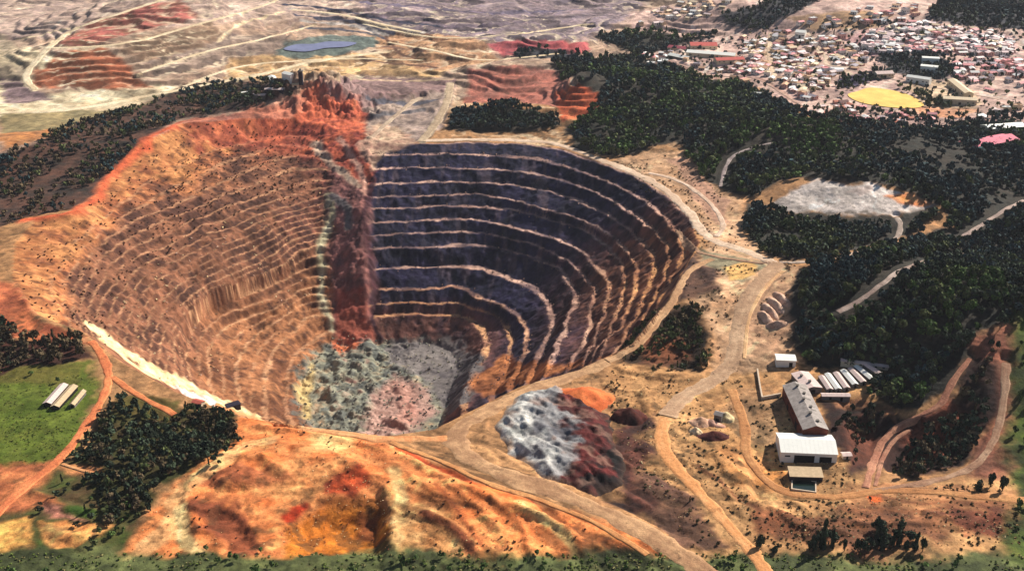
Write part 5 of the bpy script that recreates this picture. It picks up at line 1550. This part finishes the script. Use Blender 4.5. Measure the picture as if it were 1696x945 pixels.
# ore kinds, fixed to the pile: axis from the white west end to the red east end
axv = (fp[:, 0].max() - fp[:, 0].min())
q_ = (U - fp[:, 0].min()) / axv + .18 * fbm(U, V, 30, 4, 805) - .10 * (V - cen[1]) / 80
nn = np.clip(.5 + .9 * fbm(U, V, 12, 4, 806, .6), 0, 1)[:, None]
white = lin((226, 222, 214)) * (1 - nn) + lin((140, 142, 138)) * nn
slate = lin((70, 66, 84)) * (1 - nn) + lin((150, 146, 150)) * nn
redd = lin((110, 46, 44)) * (1 - nn) + lin((52, 28, 28)) * nn
black = lin((36, 24, 26)) * (1 - nn) + lin((24, 20, 24)) * nn
q_ = q_ + .10 * fbm(U, V, 10, 3, 809)
w1 = sstep(.22, .40, q_)[:, None]; w2 = sstep(.50, .60, q_)[:, None]; w3 = sstep(.86, .93, q_)[:, None]
bl = sstep(.2, .5, fbm(U, V, 22, 3, 807))[:, None] * w1
Cp = white * (1 - w1 * .6) + slate * w1 * .6
Cp = Cp * (1 - bl * .7) + lin((50, 50, 66)) * bl * .7
Cp = Cp * (1 - w2) + redd * w2
ru = sstep(.1, .45, fbm(U * 1.0 + V * .6, V * .25, 6, 4, 815, .6))[:, None] * .5
Cp = Cp * (1 - ru) + lin((92, 84, 84)) * ru * (1 - w2) + lin((60, 26, 26)) * ru * w2
Cp = Cp * (1 - w3) + black * w3
foot = (sstep(7, 0, dd + 3 * fbm(U, V, 9, 3, 811)) * (1 - .9 * sstep(.5, .7, q_)))[:, None] * .8
Cp = Cp * (1 - foot) + lin((176, 138, 106)) * foot
dust = sstep(.1, .5, fbm(U, V, 14, 4, 812, .6))[:, None] * .45
Cp = Cp * (1 - dust) + lin((150, 116, 100)) * dust
loc = np.array((cen[0], cen[1], float(height(cen[0], cen[1]))))
sp = grid_mesh('stockpile', np.stack([U, V, zz], -1) - loc, len(vs), len(us), M_SOIL, np.clip(Cp * .95, .01, .85))
sp.location = tuple(loc)
# drop the skirt that lies under the ground
bm = bmesh.new(); bm.from_mesh(sp.data)
keep = (dd > -3.5)
bm.verts.ensure_lookup_table()
bmesh.ops.delete(bm, geom=[v for v in bm.verts if not keep[v.index]], context='VERTS')
bm.to_mesh(sp.data); bm.free()
tag(sp, 'big ore stockpile, white at its left end and dark red at its right', 'stockpile')

# ------------------------------------------------------------------ plant beyond the orange crest
for (nm, lab, a, b_, c, d, wd, e, r1, mw, mr) in [
    ('processing_shed', 'long white-roofed processing shed, upper one behind the orange crest', 450, 133, 484, 132, 12, 6, 2, M_DGREY, M_WHITE),
    ('processing_shed', 'long grey-white shed below the white-roofed one behind the orange crest', 440, 152, 470, 151, 10, 5, 1.6, M_NAVY, M_PINKR),
    ('processing_shed', 'tall white block beside the dark tower behind the orange crest', 472, 128, 486, 127, 12, 11, 2, M_WHITE, M_WHITE),
    ('processing_shed', 'small cream hut at the foot of the dark tower behind the orange crest', 484, 141, 495, 141, 8, 4, 1.5, M_CREAMW, M_TANR),
    ('processing_shed', 'pale lilac shed leftmost behind the orange crest', 420, 161, 440, 160, 9, 4, 1.5, M_DGREY, M_PINKR),
    ('processing_shed', 'white hut left of the lilac shed by the dark wood', 400, 158, 410, 157, 9, 4, 1.5, M_CREAMW, M_WHITE)]:
    gable(nm, lab, 'shed', G1(a, b_), G1(c, d), wd, e, r1, mw, mr, 'sheds of the plant behind the orange crest', doors=(('front', .5, 4, 3, 0),))
pt = G1(499, 140)
t_ = root('silo_tower', 'dark slender tower next to the white block behind the orange crest', 'tower', tuple(pt - (0, 0, .5)))
q = MB(); q.box(-3, 3, -3, 3, 0, 20); link('tower_shaft', q.mesh('tower_shaft', [M_NAVY]), t_)
q = MB(); q.box(-3.8, 3.8, -3.8, 3.8, 20.003, 22); q.box(-1.2, 1.2, -1.2, 1.2, 22, 25); link('tower_head', q.mesh('tower_head', [M_DGREY]), t_)
for zz_ in (5, 10, 15):
    q = MB(); q.box(-1, 1, -3.06, -3.01, zz_, zz_ + 1.6, bottom=True); link('window', q.mesh('window', [M_DARK]), t_)

# ------------------------------------------------------------------ water and playing field
def sheet(name, pts, mat, lift, kind='structure', flat=False, per=6):
    c = catmull(pts, per, True)
    w = ground(c[:, 0], c[:, 1])
    cen = w.mean(0)
    if flat:
        w[:, 2] = np.median(w[:, 2])
    rings = []; n = len(w)
    for f in (1.0, .8, .6, .4, .2):
        R_ = cen[:2] + (w[:, :2] - cen[:2]) * f
        z = np.full(n, cen[2] + lift) if flat else height(R_[:, 0], R_[:, 1]) + lift
        rings.append(np.c_[R_, z])
    b = MB()
    for a, b2 in zip(rings[:-1], rings[1:]):
        for i in range(n):
            j = (i + 1) % n
            b.quad(a[i], a[j], b2[j], b2[i])
    b.poly([tuple(p) for p in rings[-1]])
    me = b.mesh(name, [mat]); o = link(name, me)
    bm = bmesh.new(); bm.from_mesh(me); bmesh.ops.recalc_face_normals(bm, faces=bm.faces)
    if sum(f.normal.z for f in bm.faces) < 0:
        bmesh.ops.reverse_faces(bm, faces=bm.faces)
    bm.to_mesh(me); bm.free()
    o['kind'] = kind
    return o


M_POND = flat_mat('pond_water', (120, 122, 152), .2, 30, .25, .4, 0, 0)
sheet('pond', [(470, 83), (490, 75), (520, 74), (545, 70), (590, 72), (572, 79), (540, 81), (505, 87)], M_POND, 1.6)
M_FIELD = flat_mat('yellow_field', (240, 196, 110), .2, 30, .9, .1, 0, .1)
sheet('sports_field', [(1404, 158), (1420, 152), (1446, 146), (1500, 156), (1530, 174), (1510, 180), (1470, 178), (1424, 170)], M_FIELD, .9)
# ------------------------------------------------------------------ the large buildings of the town
BIGS = []
M_REDR = flat_mat('red_roof', (200, 96, 88), .15, 6)
M_DREDR = flat_mat('dark_red_roof', (150, 66, 80), .15, 6)
M_PKR = flat_mat('bright_pink_roof', (226, 130, 146), .15, 6)
M_CREAMR = flat_mat('cream_roof', (236, 214, 180), .1, 6)
for (nm, lab, cat, a, b_, c, d, wd, e, r1, mw, mr) in [
    ('industrial_hall', 'long white industrial hall in front of the red roof at the town\'s left', 'hall', 1138, 93, 1218, 93, 24, 7, 3, M_CREAMW, M_WHITE),
    ('industrial_hall', 'wide red-roofed hall directly behind the long white hall', 'hall', 1142, 81, 1186, 80, 30, 7, 4, M_CREAMW, M_REDR),
    ('industrial_hall', 'dark red hall at the left end of the red-roofed one', 'hall', 1108, 83, 1138, 83, 20, 6, 3, M_CREAMW, M_DREDR),
    ('industrial_hall', 'low white hall left of and below the long white hall', 'hall', 1110, 97, 1142, 99, 18, 6, 3, M_DGREY, M_WHITE),
    ('industrial_hall', 'red-roofed hall right of and below the long white hall', 'hall', 1184, 104, 1230, 103, 20, 6, 3, M_CREAMW, M_REDR),
    ('apartment_block', 'white slab block right of the dark park, upper one', 'block', 1526, 104, 1554, 106, 14, 10, 1, M_WHITE, M_WHITE),
    ('apartment_block', 'white slab block right of the dark park, lower one', 'block', 1524, 118, 1552, 121, 14, 10, 1, M_WHITE, M_WHITE),
    ('school_building', 'long cream school wing right of the yellow sports field', 'school', 1560, 172, 1616, 172, 16, 8, 2.5, M_CREAMW, M_CREAMR),
    ('school_building', 'cream school wing slanting behind the long one', 'school', 1576, 140, 1604, 164, 14, 8, 2.5, M_CREAMW, M_CREAMR),
    ('school_building', 'white school wing at the upper left of the cream ones', 'school', 1502, 134, 1540, 141, 14, 8, 2.5, M_WHITE, M_WHITE),
    ('market_hall', 'bright pink-roofed hall at the forest edge on the far right', 'hall', 1602, 240, 1672, 238, 30, 8, 4, M_CREAMW, M_PKR),
    ('market_hall', 'white-roofed hall above the bright pink one on the far right', 'hall', 1630, 218, 1690, 216, 22, 7, 3, M_CREAMW, M_WHITE),
    ('market_hall', 'dull pink hall between the purple copse and the dark park', 'hall', 1448, 128, 1476, 128, 18, 6, 3, M_CREAMW, M_PINKR),
    ('villa', 'big white villa standing in a dark garden above the pale avenue', 'villa', 1318, 60, 1334, 60, 18, 9, 3, M_WHITE, M_WHITE),
    ('villa', 'white farmhouse alone in the forest below the town', 'villa', 1246, 161, 1262, 161, 12, 5, 3, M_WHITE, M_WHITE),
    ('villa', 'white farmhouse beside the small stream of roofs at the forest edge', 'villa', 1345, 190, 1358, 190, 11, 5, 3, M_WHITE, M_PINKR)]:
    A_, B_ = G1(a, b_), G1(c, d)
    BIGS.append(tuple(((A_ + B_) / 2)[:2]))
    if abs(c - a) > 40:
        BIGS.append(tuple((A_ * .8 + B_ * .2)[:2])); BIGS.append(tuple((A_ * .2 + B_ * .8)[:2]))
    gable(nm, lab, cat, A_, B_, wd, e, r1, mw, mr, None, doors=(('front', .5, 4, 3.5, 0),), openings=tuple(('front', .1 + .16 * k, 3, 1.6, 2.5) for k in (0, 1, 4, 5)))
# ------------------------------------------------------------------ the town
ROOFC = {'terracotta': (206, 132, 108), 'pink': (236, 164, 164), 'pale pink': (246, 212, 208), 'tan': (206, 166, 134), 'cream': (232, 208, 176), 'white': (240, 234, 230), 'grey': (152, 142, 150), 'dark brown': (104, 70, 66)}
WALLC = {'white': (236, 228, 220), 'cream': (228, 204, 170), 'pinkish': (220, 172, 160), 'mid grey': (160, 150, 150)}  # even plaster colours, drawn at random for each house
MR_ = {k: flat_mat(k.replace(' ', '_') + '_tiles', v, .18, .08, vary_obj=.18) for k, v in ROOFC.items()}
MW_ = {k: flat_mat(k.replace(' ', '_') + '_plaster', v, .1, .2, vary_obj=.1) for k, v in WALLC.items()}


def house_meshes():
    """unit houses, footprint 1 x 1, wall height 1"""
    out = {}
    b = MB()
    for x0, x1, y0, y1, H in [(-.5, .5, -.5, .5, 1)]:
        b.quad((x0, y0, -.6), (x1, y0, -.6), (x1, y0, 1), (x0, y0, 1)); b.quad((x1, y1, -.6), (x0, y1, -.6), (x0, y1, 1), (x1, y1, 1))
        b.poly([(x1, y0, -.6), (x1, y1, -.6), (x1, y1, 1), (x1, 0, 1.38), (x1, y0, 1)]); b.poly([(x0, y1, -.6), (x0, y0, -.6), (x0, y0, 1), (x0, 0, 1.38), (x0, y1, 1)])
    d = .006
    for xc, w, z0, z1 in ((-.3, .16, .4, .75), (.28, .16, .4, .75), (0, .14, .02, .7)):
        for sg in (-1, 1):
            y = sg * (.5 + d)
            p = [(xc - w / 2, y, z0), (xc + w / 2, y, z0), (xc + w / 2, y, z1), (xc - w / 2, y, z1)]
            b.poly(p if sg < 0 else p[::-1], 1)
    for sg in (-1, 1):
        x = sg * (.5 + d)
        for yc in (-.22, .22):
            p = [(x, yc - .09, .4), (x, yc + .09, .4), (x, yc + .09, .75), (x, yc - .09, .75)]
            b.poly(p if sg > 0 else p[::-1], 1)
    q = MB()
    for sg in (-1, 1):
        lo = [(-.55, sg * .56, .96), (.55, sg * .56, .96), (.55, 0, 1.41), (-.55, 0, 1.41)]
        up = [(x, y, z + .06) for x, y, z in lo]
        q.poly(up if sg < 0 else up[::-1]); q.poly(lo[::-1] if sg < 0 else lo)
        for i in (0, 1, 3):
            j = (i + 1) % 4; q.quad(lo[i], lo[j], up[j], up[i])
    f = MB()          # flat parapet roof
    for x0, x1, y0, y1 in ((-.5, .5, -.5, -.46), (-.5, .5, .46, .5), (-.5, -.46, -.46, .46), (.46, .5, -.46, .46)):
        f.box(x0, x1, y0, y1, 1.57, 1.7)
    f.quad((-.46, -.46, 1.6), (.46, -.46, 1.6), (.46, .46, 1.6), (-.46, .46, 1.6)); f.box(.1, .35, .05, .3, 1.602, 1.9)
    wb = MB(); wb.box(-.499, .499, -.499, .499, -.6, 1.569)
    wb.v += []; 
    for (v, ff, m) in ((b.v, b.f, b.m),):
        n = len(wb.v)
        for face, mi in zip(ff, m):
            if mi == 1:
                wb.poly([v[i] for i in face], 1)
    return b, q, wb, f


hb, hq, fb_, ff_ = house_meshes()
HW = {('gable', k): hb.mesh('wall', [m, M_DARK]) for k, m in MW_.items()}
HW.update({('flat', k): fb_.mesh('wall', [m, M_DARK]) for k, m in MW_.items()})
HR = {('gable', k): hq.mesh('roof', [m]) for k, m in MR_.items()}
HR.update({('flat', k): ff_.mesh('roof', [m]) for k, m in MR_.items()})
QUART = [
    ('dense pink hillside quarter', [(1430, 88), (1425, 62), (1500, 36), (1600, 46), (1668, 62), (1690, 92), (1580, 90)], 12.5, 14.5, .95, ['pale pink', 'pink', 'white', 'pale pink', 'pale pink', 'white', 'cream'], ['white', 'pinkish', 'white'], .15, 260),
    ('middle of the town', [(1215, 62), (1300, 52), (1420, 66), (1430, 92), (1440, 112), (1390, 124), (1340, 170), (1290, 142), (1200, 118), (1235, 100), (1225, 80)], 15, 14, .9, ['tan', 'cream', 'pink', 'white', 'grey', 'pale pink', 'white'], ['cream', 'white', 'pinkish'], .3, 220),
    ('slope right of the dark park', [(1580, 100), (1690, 92), (1700, 160), (1640, 158), (1580, 128)], 15, 13.5, .88, ['pink', 'pale pink', 'white', 'grey', 'pink'], ['white', 'pinkish'], .2, 70),
    ('streets below the yellow field', [(1340, 180), (1400, 166), (1450, 186), (1560, 192), (1540, 206), (1420, 214), (1350, 196)], 17, 12, .7, ['terracotta', 'pink', 'pale pink', 'dark brown', 'white', 'pink'], ['white', 'pinkish', 'cream'], .2, 40),
    ('far bare slope behind the red roofs', [(1042, 46), (1060, 26), (1140, 4), (1220, 2), (1180, 30), (1110, 44)], 18, 13, .6, ['pale pink', 'cream', 'white', 'tan'], ['white', 'cream'], .25, 45),
    ('old quarter left of the works halls', [(1058, 92), (1110, 88), (1150, 104), (1260, 136), (1240, 142), (1130, 116), (1070, 106)], 17, 12, .75, ['grey', 'white', 'pink', 'dark brown', 'tan'], ['white', 'mid grey', 'cream'], .25, 40),
    ('right edge of the town', [(1600, 186), (1700, 170), (1700, 204), (1620, 200)], 18, 13, .6, ['pale pink', 'tan', 'white'], ['white', 'cream'], .2, 20),
    ('upper skyline streets', [(1300, 34), (1360, 26), (1480, 8), (1560, 16), (1500, 32), (1420, 50), (1330, 48)], 19, 13, .55, ['pink', 'grey', 'tan', 'white'], ['white', 'pinkish'], .2, 40),
]
MARKS = [('the yellow sports field', 1465, 163), ('the cream school block', 1560, 150), ('the pale avenue', 1276, 90), ('the long white hall', 1180, 92), ('the dark park', 1510, 112), ('the purple copse', 1430, 130),
         ('the pink-roofed hall', 1630, 235), ('the winding pale street', 1370, 96), ('the skyline wood', 1610, 28), ('the dark upper wood', 1260, 24), ('the bare far slope', 1100, 30), ('the forest edge', 1330, 185), ('the forest edge', 1120, 112), ('the town\'s right edge', 1690, 130)]
H_ = []
for qi, (qn, poly, sp_, sz, keep, rc, wc, flatp, cap_) in enumerate(QUART):
    X, Y = jitter_points(poly, sp_, keep, 60, 700 + qi)
    m = road_clear(X, Y, 2.0)
    X, Y = X[m], Y[m]
    r = np.random.default_rng(800 + qi)
    sel = r.permutation(len(X))[:cap_]
    for x, y in zip(X[sel], Y[sel]):
        if any(abs(x - a) < 26 and abs(y - b2) < 20 for a, b2 in BIGS):
            continue
        ang = .35 * float(fbm(np.array([x]), np.array([y]), 150, 2, 830)[0]) * 3 + r.choice([0, math.pi / 2]) + r.normal(0, .08)
        H_.append((x, y, sz * r.uniform(.75, 1.25), sz * r.uniform(.6, .9), r.uniform(3, 5.5), ang, 'flat' if r.random() < flatp else 'gable', rc[r.integers(len(rc))], wc[r.integers(len(wc))], qi))
hx = np.array([h[0] for h in H_]); hy = np.array([h[1] for h in H_]); hz = height(hx, hy)
hu, hv, hf = project(hx, hy, hz + 3)
happ = np.where((hu > 0) & (hu < PHW) & (hv > 0) & (hv < PHH), np.array([h[2] for h in H_]) / hf, 0)
order = np.argsort(-happ)
print('houses', len(H_))
from collections import Counter
CNT = Counter()
NEWH = []
for rank, i in enumerate(order):
    x, y, sx, sy, sh, ang, ty, rc, wc, qi = H_[i]
    if rank < 290:
        mk = min(MARKS, key=lambda m_: (m_[1] - hu[i]) ** 2 + 6 * (m_[2] - hv[i]) ** 2)
        dxp, dyp = hu[i] - mk[1], hv[i] - mk[2]
        rel = ('right of ' if dxp > 0 else 'left of ') if abs(dxp) > 2.5 * abs(dyp) else ('just below ' if dyp > 0 else 'just above ')
        size = 'large ' if sx > 15.5 else 'small ' if sx < 11.5 else ''
        shape = 'flat-roofed ' if ty == 'flat' else ''
        label = f'{size}{shape}{wc} house with {rc} roof {rel}{mk[0]}'
        CNT[label] += 1
        h = root('house', label, 'house', (x, y, hz[i]), ang, 'houses in the ' + QUART[qi][0])
        NEWH.append((h, hu[i]))
        a = link('wall', HW[(ty, wc)], h); b2 = link('roof', HR[(ty, rc)], h)
        a.scale = b2.scale = (sx, sy, sh)
tell_apart(NEWH, 4)
by = {}
for h, u in NEWH:
    by.setdefault(h['label'], []).append(h)
for lab, l in by.items():
    for h in l:
        if len(l) > 1:
            h['group'] = l[0]['group']
left = [i for i in order[290:]]
if left:
    Vv = MB()
    for i in left:
        x, y, sx, sy, sh, ang, ty, rc, wc, qi = H_[i]
        c, s = math.cos(ang), math.sin(ang)
        src = [(hb if ty == 'gable' else fb_, 0), (hq if ty == 'gable' else ff_, 1)]
        for mb, kk in src:
            n = len(Vv.v)
            Vv.v += [(x + (px * sx) * c - (py * sy) * s, y + (px * sx) * s + (py * sy) * c, hz[i] + pz * sh) for px, py, pz in mb.v]
            mats_w = list(WALLC).index(wc); mats_r = list(ROOFC).index(rc)
            for f_, mi in zip(mb.f, mb.m):
                Vv.f.append(tuple(n + k for k in f_)); Vv.m.append((12 if mi == 1 else mats_w) if kk == 0 else 4 + mats_r)
    o = link('distant_houses', Vv.mesh('distant_houses', list(MW_.values()) + list(MR_.values()) + [M_DARK]))
    o['kind'] = 'stuff'; o['label'] = 'remaining small houses scattered through the far town'; o['category'] = 'houses'
# ------------------------------------------------------------------ daylight
SUN_AZ, SUN_EL = RAD(48), RAD(36)     # azimuth from straight ahead towards the right
w = bpy.data.worlds.new('World'); SC.world = w; w.use_nodes = True
nt = w.node_tree
sky = nt.nodes.new('ShaderNodeTexSky'); sky.sky_type = 'NISHITA'; sky.sun_disc = False
sky.sun_elevation = SUN_EL; sky.sun_rotation = SUN_AZ; sky.air_density = 1.0; sky.dust_density = 1.0
nt.links.new(sky.outputs[0], nt.nodes['Background'].inputs[0]); nt.nodes['Background'].inputs[1].default_value = .05
sl = bpy.data.lights.new('sun', 'SUN'); sl.energy = 5.0; sl.angle = RAD(.55); sl.color = (1, .93, .82)
so = bpy.data.objects.new('sun', sl); COL.objects.link(so)
so.rotation_euler = (math.pi / 2 - SUN_EL, 0, -SUN_AZ + math.pi)
so.location = (300, 300, 900)
SC.view_settings.view_transform = 'Standard'; SC.view_settings.look = 'None'; SC.view_settings.gamma = 1; SC.view_settings.exposure = 0.55
SC.view_settings.use_curve_mapping = False
SC.render.engine = 'CYCLES'
SC.cycles.use_denoising = True
SC.cycles.max_bounces = 4; SC.cycles.diffuse_bounces = 2; SC.cycles.glossy_bounces = 1; SC.cycles.transparent_max_bounces = 4

# ------------------------------------------------------------------ the air
hz_b = MB(); hz_b.box(-6100, 6100, -1300, 9100, -60, 640, bottom=True)
hm = bpy.data.materials.new('air'); hm.use_nodes = True; hn = hm.node_tree
hn.nodes.remove(hn.nodes['Principled BSDF'])
pv_n = hn.nodes.new('ShaderNodeVolumePrincipled'); pv_n.inputs['Color'].default_value = (.86, .88, .98, 1); pv_n.inputs['Density'].default_value = HAZE; pv_n.inputs['Anisotropy'].default_value = .1
hn.links.new(pv_n.outputs[0], hn.nodes['Material Output'].inputs['Volume'])
zmin = float(gz.min()) - 2
hz_o = link('haze', hz_b.mesh('haze', [hm]))
for v in hz_o.data.vertices:
    if v.co.z < 0:
        v.co.z = zmin
    else:
        v.co.z = max(500.0, float(gz.max()) + 30)
hz_o['kind'] = 'stuff'
SC.cycles.volume_bounces = 0
